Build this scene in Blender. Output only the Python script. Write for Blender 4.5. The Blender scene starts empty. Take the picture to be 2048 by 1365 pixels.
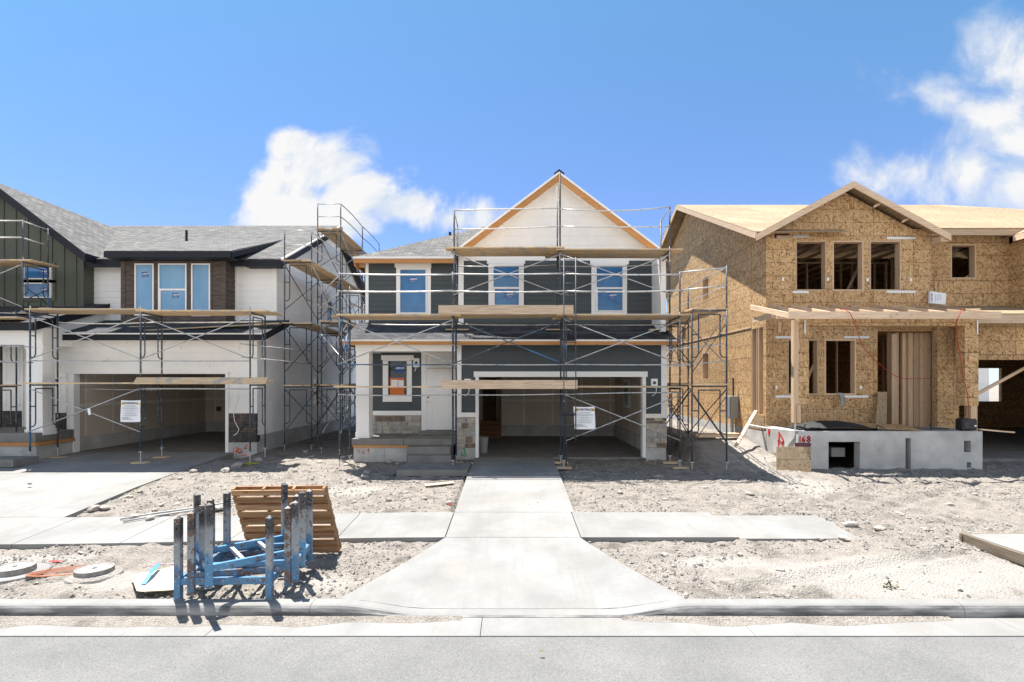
import bpy, bmesh, math, random
from mathutils import Vector, Matrix, noise
random.seed(7)
R = math.radians
F, CX, HY, CZ = 1060.0, 1024.0, 768.0, 2.8     # survey of the photograph: focal length, centre column, eye level, eye height
scene = bpy.context.scene
COL = scene.collection
def XX(px, d): return (px - CX) * d / F
def ZZ(py, d): return CZ - (py - HY) * d / F
def P(px, py, d): return Vector((XX(px, d), d, ZZ(py, d)))
Z3 = Vector((0, 0, 1))
OFF = {}

# ------------------------------------------------------------------ materials
def nodes(name):
    m = bpy.data.materials.new(name); m.use_nodes = True
    nt = m.node_tree; b = nt.nodes['Principled BSDF']
    return m, nt, b
def N(nt, t, **kw):
    n = nt.nodes.new('ShaderNode' + t)
    for k, v in kw.items():
        if k in n.inputs.keys(): n.inputs[k].default_value = v
        else: setattr(n, k, v)
    return n
def L(nt, a, b): nt.links.new(a, b)
def ramp(nt, fac, stops):
    r = N(nt, 'ValToRGB'); e = r.color_ramp.elements
    while len(e) < len(stops): e.new(0.5)
    for i, (p, c) in enumerate(stops):
        e[i].position = p; e[i].color = (*c, 1) if len(c) == 3 else c
    L(nt, fac, r.inputs[0]); return r.outputs[0]
def coord(nt, kind='UV', scale=(1, 1, 1), rot=(0, 0, 0)):
    t = N(nt, 'TexCoord'); mp = N(nt, 'Mapping')
    mp.inputs['Scale'].default_value = scale; mp.inputs['Rotation'].default_value = rot
    L(nt, t.outputs[kind], mp.inputs[0]); return mp.outputs[0]
def mix(nt, fac, a, b, mode='MIX'):
    n = N(nt, 'Mix', data_type='RGBA', blend_type=mode)
    for s, v in ((n.inputs[0], fac), (n.inputs[6], a), (n.inputs[7], b)):
        if hasattr(v, 'links') or hasattr(v, 'is_linked'): L(nt, v, s)
        else: s.default_value = v if isinstance(v, (int, float)) else (*v, 1)
    return n.outputs[2]
def bump(nt, b, h, strength=.3, dist=.01):
    bp = N(nt, 'Bump'); bp.inputs['Strength'].default_value = strength; bp.inputs['Distance'].default_value = dist
    L(nt, h, bp.inputs['Height']); L(nt, bp.outputs[0], b.inputs['Normal'])
def noise_mat(name, c1, c2, scale=3, detail=6, lo=.35, hi=.65, rough=.85, kind='Object', stretch=(1, 1, 1), bstr=.2, bdist=.01, bscale=None, c3=None, metal=0, spec=.4, fine=None):
    m, nt, b = nodes(name)
    v = coord(nt, kind, stretch)
    n = N(nt, 'TexNoise', Scale=scale, Detail=detail, Roughness=.6); L(nt, v, n.inputs['Vector'])
    st = [(lo, c1), (hi, c2)] if c3 is None else [(lo, c1), ((lo + hi) / 2, c2), (hi, c3)]
    col = ramp(nt, n.outputs['Fac'], st)
    if fine:
        n3 = N(nt, 'TexNoise', Scale=fine[0], Detail=4); L(nt, v, n3.inputs['Vector'])
        col = mix(nt, fine[1], col, ramp(nt, n3.outputs['Fac'], [(.3, (.25, .25, .25)), (.7, (1, 1, 1))]), 'MULTIPLY')
    L(nt, col, b.inputs['Base Color'])
    b.inputs['Roughness'].default_value = rough; b.inputs['Metallic'].default_value = metal
    b.inputs['Specular IOR Level'].default_value = spec
    if bstr:
        n2 = N(nt, 'TexNoise', Scale=bscale or scale * 8, Detail=5); L(nt, v, n2.inputs['Vector'])
        bump(nt, b, n2.outputs['Fac'], bstr, bdist)
    return m
def plain(name, c, rough=.6, metal=0, spec=.4):
    m, nt, b = nodes(name)
    b.inputs['Base Color'].default_value = (*c, 1); b.inputs['Roughness'].default_value = rough
    b.inputs['Metallic'].default_value = metal; b.inputs['Specular IOR Level'].default_value = spec
    return m
def shingle_mat(name, c1, c2, c3):
    m, nt, b = nodes(name); v = coord(nt)
    br = N(nt, 'TexBrick', Scale=1.0); br.offset = .37; br.squash = 1.0
    br.inputs['Brick Width'].default_value = .28; br.inputs['Row Height'].default_value = .14
    br.inputs['Mortar Size'].default_value = .011; br.inputs['Bias'].default_value = 0.0
    br.inputs['Color1'].default_value = (*c1, 1); br.inputs['Color2'].default_value = (*c2, 1)
    br.inputs['Mortar'].default_value = (.05, .05, .055, 1); L(nt, v, br.inputs['Vector'])
    n = N(nt, 'TexNoise', Scale=2.4, Detail=4); L(nt, v, n.inputs['Vector'])
    col = mix(nt, ramp(nt, n.outputs['Fac'], [(.45, (0, 0, 0)), (.62, (.55, .55, .55))]), br.outputs['Color'], c3)
    g = N(nt, 'TexNoise', Scale=160, Detail=2); L(nt, v, g.inputs['Vector'])
    col = mix(nt, .5, col, ramp(nt, g.outputs['Fac'], [(.3, (.5, .5, .5)), (.7, (1, 1, 1))]), 'MULTIPLY')
    L(nt, col, b.inputs['Base Color']); b.inputs['Roughness'].default_value = .95; b.inputs['Specular IOR Level'].default_value = .2
    w = N(nt, 'Math', operation='FRACT'); s = N(nt, 'SeparateXYZ'); L(nt, v, s.inputs[0])
    dv = N(nt, 'Math', operation='DIVIDE'); dv.inputs[1].default_value = .14; L(nt, s.outputs[1], dv.inputs[0]); L(nt, dv.outputs[0], w.inputs[0])
    iv = N(nt, 'Math', operation='SUBTRACT'); iv.inputs[0].default_value = 1; L(nt, w.outputs[0], iv.inputs[1])
    ad = N(nt, 'Math', operation='ADD'); L(nt, iv.outputs[0], ad.inputs[0]); L(nt, g.outputs['Fac'], ad.inputs[1])
    bump(nt, b, ad.outputs[0], .6, .012)
    return m
def osb_mat(name, dark, mid, light, seams=True):
    m, nt, b = nodes(name)
    v = coord(nt, 'UV')
    wn = N(nt, 'TexNoise', Scale=3.0, Detail=3); L(nt, v, wn.inputs['Vector'])
    def layer(rot, sc):
        m0 = N(nt, 'Mapping'); m0.inputs['Rotation'].default_value = (0, 0, rot); L(nt, v, m0.inputs[0])
        mp = N(nt, 'Mapping'); mp.inputs['Scale'].default_value = sc; L(nt, m0.outputs[0], mp.inputs[0])
        vo = N(nt, 'TexVoronoi', Scale=1.0); L(nt, mp.outputs[0], vo.inputs['Vector'])
        s = N(nt, 'SeparateColor'); L(nt, vo.outputs['Color'], s.inputs[0]); return s.outputs[0]
    a, c, d = layer(.5, (8.5, 31, 1)), layer(-.6, (8.5, 33, 1)), layer(1.4, (9, 35, 1))
    def pick(rot, sc, th):
        m0 = N(nt, 'Mapping'); m0.inputs['Rotation'].default_value = (0, 0, rot); L(nt, v, m0.inputs[0])
        mp = N(nt, 'Mapping'); mp.inputs['Scale'].default_value = sc; L(nt, m0.outputs[0], mp.inputs[0])
        vo = N(nt, 'TexVoronoi', Scale=1.0); L(nt, mp.outputs[0], vo.inputs['Vector'])
        s = N(nt, 'SeparateColor'); L(nt, vo.outputs['Color'], s.inputs[0])
        g = N(nt, 'Math', operation='GREATER_THAN'); g.inputs[1].default_value = th; L(nt, s.outputs[1], g.inputs[0]); return g.outputs[0]
    f1, f2 = pick(.5, (8, 18, 1), .5), pick(1.4, (8, 19, 1), .62)
    t = mix(nt, f2, mix(nt, f1, a, c), d)
    col = ramp(nt, t, [(.02, dark), (.3, mid), (.75, [(mid[i] + light[i]) / 2 for i in range(3)]), (.97, light)])
    big = N(nt, 'TexNoise', Scale=.7, Detail=3); L(nt, v, big.inputs['Vector'])
    col = mix(nt, .35, col, ramp(nt, big.outputs['Fac'], [(.3, (.62, .58, .55)), (.7, (1, 1, 1))]), 'MULTIPLY')
    if seams:
        br = N(nt, 'TexBrick', Scale=1.0); br.offset = .5
        br.inputs['Brick Width'].default_value = 1.22; br.inputs['Row Height'].default_value = .405
        br.inputs['Mortar Size'].default_value = .009; L(nt, v, br.inputs['Vector'])
        sh = N(nt, 'TexBrick', Scale=1.0); sh.offset = .5
        sh.inputs['Brick Width'].default_value = 2.44; sh.inputs['Row Height'].default_value = 1.215; sh.inputs['Mortar Size'].default_value = .005
        sh.inputs['Color1'].default_value = (.86, .84, .82, 1); sh.inputs['Color2'].default_value = (1.06, 1.03, 1.0, 1); sh.inputs['Mortar'].default_value = (.25, .22, .2, 1); L(nt, v, sh.inputs['Vector'])
        col = mix(nt, 1.0, col, sh.outputs['Color'], 'MULTIPLY')
        sep = mix(nt, .6, col, (.09, .08, .04))
        col = mix(nt, br.outputs['Fac'], col, sep)
    L(nt, col, b.inputs['Base Color']); b.inputs['Roughness'].default_value = .75; b.inputs['Specular IOR Level'].default_value = .25
    bump(nt, b, t, .25, .004)
    return m
def wood_mat(name, c1, c2, along='u', knots=True, rough=.75, wear=None):
    m, nt, b = nodes(name)
    v = coord(nt, 'UV', (1.2, 26, 1) if along == 'u' else (26, 1.2, 1))
    n = N(nt, 'TexNoise', Scale=1.6, Detail=6, Distortion=.6); L(nt, v, n.inputs['Vector'])
    col = ramp(nt, n.outputs['Fac'], [(.3, c1), (.7, c2)])
    if knots:
        vo = N(nt, 'TexVoronoi', Scale=1.0); L(nt, coord(nt, 'UV', (2.1, 7, 1) if along == 'u' else (7, 2.1, 1)), vo.inputs['Vector'])
        col = mix(nt, ramp(nt, vo.outputs['Distance'], [(.05, (.75, .75, .75)), (.12, (0, 0, 0))]), col, [c * .45 for c in c1])
    o = N(nt, 'ObjectInfo')
    hv = N(nt, 'HueSaturation'); L(nt, col, hv.inputs['Color'])
    mr = N(nt, 'MapRange'); mr.inputs[3].default_value = .72; mr.inputs[4].default_value = 1.2
    L(nt, o.outputs['Random'], mr.inputs[0]); L(nt, mr.outputs[0], hv.inputs['Value']); col = hv.outputs[0]
    if wear:
        n2 = N(nt, 'TexNoise', Scale=3.0, Detail=5); L(nt, coord(nt, 'Object'), n2.inputs['Vector'])
        col = mix(nt, ramp(nt, n2.outputs['Fac'], [(.52, (0, 0, 0)), (.62, (.8, .8, .8))]), col, wear)
    L(nt, col, b.inputs['Base Color']); b.inputs['Roughness'].default_value = rough; b.inputs['Specular IOR Level'].default_value = .25
    bump(nt, b, n.outputs['Fac'], .25, .004)
    return m
def steel_mat(name, base, flecks, blue, blue_lo, rough=.5, metal=.0):
    m, nt, b = nodes(name)
    v = coord(nt, 'Object')
    n = N(nt, 'TexNoise', Scale=14, Detail=4); L(nt, v, n.inputs['Vector'])
    n2 = N(nt, 'TexNoise', Scale=.8, Detail=2); L(nt, v, n2.inputs['Vector'])
    n3 = N(nt, 'TexNoise', Scale=22, Detail=3); L(nt, coord(nt, 'Object', (1, 1, .5), (.3, .2, 0)), n3.inputs['Vector'])
    col = mix(nt, ramp(nt, n2.outputs['Fac'], [(blue_lo, (0, 0, 0)), (blue_lo + .04, (1, 1, 1))]), base, blue)
    col = mix(nt, ramp(nt, n.outputs['Fac'], [(.64, (0, 0, 0)), (.68, (.8, .8, .8))]), col, flecks)
    col = mix(nt, ramp(nt, n3.outputs['Fac'], [(.62, (0, 0, 0)), (.66, (.7, .7, .7))]), col, (.10, .055, .035))
    L(nt, col, b.inputs['Base Color']); b.inputs['Roughness'].default_value = rough; b.inputs['Metallic'].default_value = metal
    bump(nt, b, n.outputs['Fac'], .1, .002)
    return m

def paint_mat(name, c, var=.08, rough=.6):
    return noise_mat(name, [x * (1 - var) for x in c], [min(1, x * (1 + var * .5)) for x in c], scale=1.3, lo=.3, hi=.7, rough=rough, bstr=.08, bscale=60, bdist=.003)
M = {}
M['white'] = paint_mat('white paint', (.86, .855, .84), .08)
M['trim'] = paint_mat('white trim paint', (.87, .86, .84), .04)
M['slate'] = paint_mat('dark grey siding paint', (.066, .079, .085), .12)
M['olive'] = paint_mat('olive siding paint', (.085, .093, .072), .1)
M['brown'] = noise_mat('brown stained siding', (.06, .048, .042), (.125, .10, .088), scale=2.5, stretch=(1, 1, 6), bstr=.15)
M['navy'] = paint_mat('black fascia paint', (.006, .008, .015), .2, .6)
M['shingle'] = shingle_mat('grey shingles', (.125, .123, .12), (.245, .238, .222), (.11, .11, .112))
M['osb'] = osb_mat('oriented strand board', (.24, .125, .052), (.51, .32, .15), (.71, .515, .30))
M['osb_floor'] = osb_mat('roof strand board', (.25, .18, .105), (.36, .27, .165), (.45, .36, .25))
M['lumber'] = wood_mat('fresh lumber', (.55, .385, .25), (.73, .56, .40))
M['lumber_v'] = wood_mat('fresh upright lumber', (.50, .34, .21), (.68, .50, .34), 'v')
M['cedar'] = wood_mat('unpainted fascia board', (.44, .20, .07), (.60, .31, .125))
M['plank'] = wood_mat('scaffold plank wood', (.46, .32, .18), (.72, .55, .35), wear=(.40, .37, .33))
M['lvl'] = wood_mat('laminated beam', (.42, .29, .19), (.70, .55, .40))
M['pallet'] = wood_mat('pallet wood', (.20, .10, .05), (.42, .26, .14))
M['galv'] = noise_mat('galvanised tube', (.30, .31, .32), (.52, .53, .54), scale=6, rough=.42, metal=.55, bstr=.05, c3=(.5, .47, .43))
M['steel'] = steel_mat('painted scaffold steel', (.045, .058, .075), (.52, .54, .55), (.05, .17, .36), .66)
M['steel_blue'] = steel_mat('blue scaffold steel', (.06, .08, .10), (.45, .47, .5), (.05, .19, .42), .54)
M['concrete'] = noise_mat('pale concrete', (.22, .217, .208), (.29, .286, .276), scale=1.1, detail=9, rough=.9, bstr=.25, bscale=45, bdist=.004, fine=(70, .22))
M['slab'] = noise_mat('porch concrete', (.17, .165, .155), (.25, .24, .225), scale=2, detail=8, rough=.9, bstr=.25, bscale=50, bdist=.004, fine=(60, .2))
M['found'] = noise_mat('foundation concrete', (.40, .39, .375), (.60, .595, .58), scale=1.4, detail=8, rough=.9, bstr=.3, bscale=30, bdist=.006, fine=(40, .3))
M['shingle_shaded'] = shingle_mat('shade darkened shingles', (.055, .058, .068), (.13, .13, .135), (.045, .047, .055))  # grey shingles again, with the shade of the lower roofs put into the colour
M['kerbface'] = noise_mat('stained kerb concrete', (.10, .10, .10), (.36, .35, .34), scale=3.0, detail=9, lo=.40, hi=.72, rough=.9, stretch=(.5, 1, 3), bstr=.3, bscale=50, bdist=.005)
M['asphalt'] = noise_mat('worn asphalt', (.17, .169, .165), (.225, .222, .215), scale=.8, detail=10, rough=.92, bstr=.5, bscale=120, bdist=.006, fine=(75, .55))
M['dirt'] = noise_mat('sandy dirt', (.175, .157, .137), (.40, .362, .32), scale=1.9, detail=12, lo=.3, hi=.7, rough=.97, bstr=1.0, bscale=34, bdist=.05, c3=(.265, .24, .213), fine=(60, .7), spec=.1)
def concrete_wear():
    m = M['concrete']; nt = m.node_tree; b = nt.nodes['Principled BSDF']; src = b.inputs['Base Color'].links[0].from_socket
    g = N(nt, 'NewGeometry'); mp = N(nt, 'Mapping'); mp.inputs['Scale'].default_value = (7, .35, 1); L(nt, g.outputs['Position'], mp.inputs[0])
    n = N(nt, 'TexNoise', Scale=1.0, Detail=6, Roughness=.6); L(nt, mp.outputs[0], n.inputs['Vector'])
    c = mix(nt, ramp(nt, n.outputs['Fac'], [(.5, (0, 0, 0)), (.75, (.3, .3, .3))]), src, (.17, .158, .145))
    n2 = N(nt, 'TexNoise', Scale=.9, Detail=9, Roughness=.7); L(nt, g.outputs['Position'], n2.inputs['Vector'])
    c = mix(nt, ramp(nt, n2.outputs['Fac'], [(.52, (0, 0, 0)), (.72, (.55, .55, .55))]), c, (.25, .225, .195))
    vo = N(nt, 'TexVoronoi', Scale=26.0); L(nt, g.outputs['Position'], vo.inputs['Vector'])
    c = mix(nt, ramp(nt, vo.outputs['Distance'], [(.05, (.6, .6, .6)), (.09, (0, 0, 0))]), c, (.20, .18, .16))
    L(nt, c, b.inputs['Base Color'])
concrete_wear()
def dirt_patch():
    m = M['dirt']; nt = m.node_tree; b = nt.nodes['Principled BSDF']; src = b.inputs['Base Color'].links[0].from_socket
    g = N(nt, 'NewGeometry'); s = N(nt, 'SeparateXYZ'); L(nt, g.outputs['Position'], s.inputs[0])
    n = N(nt, 'TexNoise', Scale=1.4, Detail=8, Roughness=.65); L(nt, g.outputs['Position'], n.inputs['Vector'])
    def mt(op, a, c):
        q = N(nt, 'Math', operation=op)
        for i, v in enumerate((a, c)):
            if isinstance(v, (int, float)): q.inputs[i].default_value = v
            else: L(nt, v, q.inputs[i])
        return q.outputs[0]
    tot = None
    for (cx, cy, rx, ry) in ((5.6, 7.35, 2.9, .95), (-5.2, 7.2, 1.3, .5), (6.9, 12.4, .9, 1.2), (-2.6, 7.0, .8, .5), (-7.5, 8.2, 1.5, .35), (6.5, 15.4, 1.3, 2.0), (3.2, 7.9, 1.0, .3), (-3.6, 12.0, 1.0, .5)):
        a = mt('DIVIDE', mt('SUBTRACT', s.outputs[0], cx), rx); c = mt('DIVIDE', mt('SUBTRACT', s.outputs[1], cy), ry)
        q = mt('SUBTRACT', 1.0, mt('SQRT', mt('ADD', mt('MULTIPLY', a, a), mt('MULTIPLY', c, c)), 0))
        tot = q if tot is None else mt('MAXIMUM', tot, q)
    k = mt('ADD', mt('MAXIMUM', tot, -1.0), mt('MULTIPLY', mt('SUBTRACT', n.outputs['Fac'], .5), 1.8))
    f = ramp(nt, k, [(.08, (0, 0, 0)), (.45, (.75, .75, .75))])
    L(nt, mix(nt, f, src, (.36, .34, .31)), b.inputs['Base Color'])
dirt_patch()
M['gravel'] = noise_mat('gravel', (.10, .092, .083), (.42, .39, .355), scale=9, detail=3, rough=.95, bstr=.2)
M['rock'] = noise_mat('stone', (.24, .21, .185), (.46, .42, .38), scale=6, detail=7, rough=.93, bstr=.5, bscale=30, bdist=.01)
M['drywall'] = noise_mat('bare drywall', (.56, .48, .40), (.62, .54, .455), scale=1.0, rough=.9, bstr=.0)
M['mud'] = noise_mat('drywall joint compound', (.66, .62, .56), (.74, .70, .65), scale=5, rough=.9, bstr=.0)
M['film'] = plain('window glass under blue film', (.13, .32, .55), .16, 0, .5)
M['film_dark'] = plain('blue tinted glass', (.035, .16, .38), .06, 0, .7)
M['glass'] = plain('dark window glass', (.012, .013, .014), .05, 0, .6)
M['blue'] = plain('blue label', (.01, .08, .32), .5)
M['ink'] = plain('dark print', (.05, .05, .06), .7)
M['paper'] = plain('white plastic sheet', (.82, .82, .84), .5)
M['greyink'] = plain('grey print', (.42, .43, .47), .7)
M['yellow'] = plain('warning yellow', (.75, .45, .02), .5)
M['orange'] = plain('orange card', (.62, .16, .03), .6)
M['orange_paint'] = plain('orange spray paint', (.75, .10, .03), .8)
M['red_paint'] = plain('red spray paint', (.55, .015, .02), .8)
M['green_paint'] = plain('green spray paint', (.02, .42, .10), .8)
M['faint_red'] = plain('faded red paint', (.50, .26, .22), .9)
M['black'] = noise_mat('black plastic', (.012, .012, .014), (.03, .03, .033), scale=8, rough=.5, bstr=.1)
M['dark'] = plain('dark sheet', (.02, .021, .022), .7)
M['greymetal'] = plain('grey enamel', (.27, .28, .28), .45)
M['pvc'] = plain('grey conduit', (.36, .37, .37), .5)
M['white_pipe'] = plain('white pipe', (.75, .75, .75), .4)
M['strap'] = plain('zinc strap', (.62, .64, .66), .35, .4)
M['hose'] = plain('red hose', (.38, .03, .025), .5)
M['cord'] = plain('orange cord', (.40, .12, .045), .5)
M['iron'] = noise_mat('cast iron', (.20, .185, .165), (.33, .31, .29), scale=14, rough=.8, bstr=.05)
M['card'] = noise_mat('pale cardboard', (.60, .50, .37), (.70, .60, .46), scale=2, rough=.9, bstr=.1)
M['tape'] = plain('blue tape', (.05, .23, .50), .5)
M['green'] = plain('green plastic', (.01, .16, .06), .4)
M['red'] = plain('red plastic', (.6, .03, .03), .6)
def film(name, c1, c2, rough):
    m = noise_mat(name, c1, c2, scale=1.1, detail=3, lo=.3, hi=.7, rough=rough, kind='Object', stretch=(1, 1, .5), bstr=.22, bdist=.012, bscale=5, spec=.6); return m
M['film'] = film('window glass under blue film', (.11, .27, .47), (.17, .37, .58), .18); M['film_dark'] = film('blue tinted glass', (.02, .11, .28), (.05, .20, .42), .08)
M['hole'] = plain('unlit opening', (.01, .01, .01), .9)
M['weed'] = noise_mat('dry leaves', (.10, .10, .045), (.24, .20, .10), scale=6, rough=.9, bstr=0)
M['mortar'] = noise_mat('mortar', (.40, .37, .33), (.50, .47, .42), scale=8, rough=.95, bstr=.3)
M['st1'] = noise_mat('grey ledge stone', (.27, .26, .25), (.43, .41, .38), scale=7, rough=.9, bstr=.5)
M['st2'] = noise_mat('buff ledge stone', (.36, .32, .27), (.54, .49, .42), scale=7, rough=.9, bstr=.5)
M['st3'] = noise_mat('umber ledge stone', (.13, .095, .075), (.24, .19, .155), scale=7, rough=.9, bstr=.5)
M['dk1'] = noise_mat('charcoal ledge stone', (.05, .045, .043), (.105, .095, .09), scale=9, rough=.9, bstr=.5)
M['dk2'] = noise_mat('dark brown ledge stone', (.075, .058, .05), (.16, .125, .11), scale=9, rough=.9, bstr=.5)
M['dkm'] = plain('dark mortar', (.06, .055, .05), .95)

# ------------------------------------------------------------------ mesh builder
class MB:
    def __init__(s): s.v = []; s.f = []; s.m = []; s.ax = []; s.g = []; s.mi = 0; s.axis = None
    def face(s, pts):
        i = len(s.v); s.g.append((i, len(pts), len(s.f), 1)); s.v += [Vector(p) for p in pts]; s.f.append(list(range(i, i + len(pts)))); s.m.append(s.mi); s.ax.append(s.axis)
    def faces(s, vs, fs):
        i = len(s.v); s.g.append((i, len(vs), len(s.f), len(fs))); s.v += [Vector(p) for p in vs]
        for f in fs: s.f.append([i + k for k in f]); s.m.append(s.mi); s.ax.append(s.axis)
    def hexa(s, p):
        s.faces(p, [(0, 1, 2, 3), (7, 6, 5, 4), (0, 4, 5, 1), (1, 5, 6, 2), (2, 6, 7, 3), (3, 7, 4, 0)])
    def box(s, x0, x1, y0, y1, z0, z1):
        s.hexa([(x0, y0, z0), (x1, y0, z0), (x1, y1, z0), (x0, y1, z0), (x0, y0, z1), (x1, y0, z1), (x1, y1, z1), (x0, y1, z1)])
    def beam(s, a, b, w, h, up=Z3, keep=False):
        a, b = Vector(a), Vector(b); d = (b - a).normalized()
        sd = d.cross(up)
        if sd.length < 1e-4: sd = d.cross(Vector((0, 1, 0)))
        sd.normalize(); u = sd.cross(d).normalized()
        old = s.axis; s.axis = d
        q = [a - sd * w / 2 - u * h / 2, a + sd * w / 2 - u * h / 2, a + sd * w / 2 + u * h / 2, a - sd * w / 2 + u * h / 2]
        s.hexa(q + [p + (b - a) for p in q]); s.axis = old
    def tube(s, pts, r, n=8, cap=True):
        pts = [Vector(p) for p in pts]; rings = []
        old = s.axis
        prev = None
        for i, p in enumerate(pts):
            t = (pts[min(i + 1, len(pts) - 1)] - pts[max(i - 1, 0)]).normalized()
            ref = prev if prev is not None else (Vector((0, 0, 1)) if abs(t.z) < .9 else Vector((1, 0, 0)))
            a = (ref - t * ref.dot(t)).normalized(); prev = a; b = t.cross(a)
            rr = r[i] if isinstance(r, (list, tuple)) else r
            rings.append([p + (a * math.cos(2 * math.pi * k / n) + b * math.sin(2 * math.pi * k / n)) * rr for k in range(n)])
        vs = [q for g in rings for q in g]; fs = []
        for i in range(len(rings) - 1):
            for k in range(n): fs.append((i * n + k, i * n + (k + 1) % n, (i + 1) * n + (k + 1) % n, (i + 1) * n + k))
        if cap: fs.append(tuple(range(n - 1, -1, -1))); fs.append(tuple((len(rings) - 1) * n + k for k in range(n)))
        s.faces(vs, fs); s.axis = old
    def slab(s, pts, t):           # polygon with thickness t below (against its normal)
        pts = [Vector(p) for p in pts]
        n = (pts[1] - pts[0]).cross(pts[2] - pts[0]).normalized()
        k = len(pts); low = [p - n * t for p in pts]
        fs = [tuple(range(k)), tuple(range(2 * k - 1, k - 1, -1))] + [(i, k + i, k + (i + 1) % k, (i + 1) % k) for i in range(k)]
        s.faces(pts + low, fs)
    def prism(s, pts, vec):
        pts = [Vector(p) for p in pts]; k = len(pts); vec = Vector(vec)
        fs = [tuple(range(k)), tuple(range(2 * k - 1, k - 1, -1))] + [(i, k + i, k + (i + 1) % k, (i + 1) % k) for i in range(k)]
        s.faces(pts + [p + vec for p in pts], fs)
    def lathe(s, c, prof, n=24):
        c = Vector(c); vs = []; fs = []
        for r, z in prof:
            for k in range(n): vs.append(c + Vector((r * math.cos(2 * math.pi * k / n), r * math.sin(2 * math.pi * k / n), z)))
        for i in range(len(prof) - 1):
            for k in range(n): fs.append((i * n + k, i * n + (k + 1) % n, (i + 1) * n + (k + 1) % n, (i + 1) * n + k))
        fs.append(tuple(range(n - 1, -1, -1))); fs.append(tuple((len(prof) - 1) * n + k for k in range(n)))
        s.faces(vs, fs)
    def build(s, name, mats, parent=None, smooth=False, bevel=0, label=None, recalc=True):
        if not isinstance(mats, (list, tuple)): mats = [mats]
        if parent is not None: off = OFF[parent.name]
        else:
            lo = Vector([min(v[i] for v in s.v) for i in range(3)]); hi = Vector([max(v[i] for v in s.v) for i in range(3)])
            off = Vector(((lo.x + hi.x) / 2, (lo.y + hi.y) / 2, lo.z))
        me = bpy.data.meshes.new(name)
        me.from_pydata([v - off for v in s.v], [], s.f)
        for m in mats: me.materials.append(M[m] if isinstance(m, str) else m)
        me.polygons.foreach_set('material_index', s.m)
        if recalc:
            bm = bmesh.new(); bm.from_mesh(me); bmesh.ops.recalc_face_normals(bm, faces=bm.faces); bm.to_mesh(me); bm.free()
        uv = me.uv_layers.new(name='UVMap'); data = [0.0] * (2 * len(me.loops))
        for p in me.polygons:
            n = p.normal; ax = s.ax[p.index] if p.index < len(s.ax) else None
            if ax is not None and abs(ax.dot(n)) < .95:
                u = (ax - n * ax.dot(n)).normalized()
            elif abs(n.z) > .985: u = Vector((1, 0, 0))
            else: u = Z3.cross(n).normalized()
            w = n.cross(u)
            if w.z < -1e-3 or (abs(w.z) < 1e-3 and w.y < 0): w = -w
            for li in p.loop_indices:
                q = me.vertices[me.loops[li].vertex_index].co + off
                data[2 * li] = q.dot(u); data[2 * li + 1] = q.dot(w)
        uv.data.foreach_set('uv', data)
        if smooth: me.polygons.foreach_set('use_smooth', [True] * len(me.polygons))
        o = bpy.data.objects.new(name, me); COL.objects.link(o)
        if parent is not None: o.parent = parent
        else: o.location = off
        OFF[o.name] = off
        if bevel:
            bv = o.modifiers.new('Bevel', 'BEVEL'); bv.width = bevel; bv.segments = 2; bv.limit_method = 'ANGLE'
        if label: o['label'] = label
        return o
def build_each(mb, name, mats, parent, **kw):
    for (i, n, f, k) in mb.g:
        q = MB(); q.v = mb.v[i:i + n]; q.f = [[a - i for a in x] for x in mb.f[f:f + k]]; q.m = mb.m[f:f + k]; q.ax = mb.ax[f:f + k]
        o = q.build(name, mats, parent, **kw)
    return o
def tag(o, label=None, cat=None, group=None, kind=None):
    if label: o['label'] = label
    if cat: o['category'] = cat
    if group: o['group'] = group
    if kind: o['kind'] = kind
    return o
def thing(name, label, cat, loc, group=None):
    o = bpy.data.objects.new(name, None); COL.objects.link(o); o.location = loc; o.empty_display_size = .2
    OFF[o.name] = Vector(loc); return tag(o, label, cat, group)

# a wall frame: u along the wall, w up, n out of it
class Fr:
    def __init__(s, O, U, Nn): s.O, s.U, s.N = Vector(O), Vector(U), Vector(Nn)
    def pt(s, u, w, n=0): return s.O + s.U * u + Z3 * w + s.N * n
def front(d): return Fr((0, d, 0), (1, 0, 0), (0, -1, 0))
def side(x, sgn): return Fr((x, 0, 0), (0, 1, 0), (sgn, 0, 0))
def fbox(mb, fr, u0, u1, w0, w1, n0, n1):
    q = [fr.pt(u0, w0, n0), fr.pt(u1, w0, n0), fr.pt(u1, w0, n1), fr.pt(u0, w0, n1)]
    mb.hexa(q + [p + Z3 * (w1 - w0) for p in q])
def cells(lo, hi, cuts): return sorted({lo, hi, *[c for c in cuts if lo < c < hi]})
def wall(mb, fr, u0, u1, w0, w1, holes, t=.15):
    us = cells(u0, u1, [h[i] for h in holes for i in (0, 1)]); ws = cells(w0, w1, [h[i] for h in holes for i in (2, 3)])
    solid = {}
    for i in range(len(us) - 1):
        for j in range(len(ws) - 1):
            cu, cw = (us[i] + us[i + 1]) / 2, (ws[j] + ws[j + 1]) / 2
            solid[i, j] = not any(h[0] < cu < h[1] and h[2] < cw < h[3] for h in holes)
    for (i, j), ok in solid.items():
        if not ok: continue
        a, b, c, d = us[i], us[i + 1], ws[j], ws[j + 1]
        for n in (0, -t): mb.face([fr.pt(a, c, n), fr.pt(b, c, n), fr.pt(b, d, n), fr.pt(a, d, n)])
        for di, dj, e in ((-1, 0, ((a, c), (a, d))), (1, 0, ((b, c), (b, d))), (0, -1, ((a, c), (b, c))), (0, 1, ((a, d), (b, d)))):
            if not solid.get((i + di, j + dj), False):
                (p, q), (r, s2) = e
                mb.face([fr.pt(p, q, 0), fr.pt(r, s2, 0), fr.pt(r, s2, -t), fr.pt(p, q, -t)])
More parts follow.
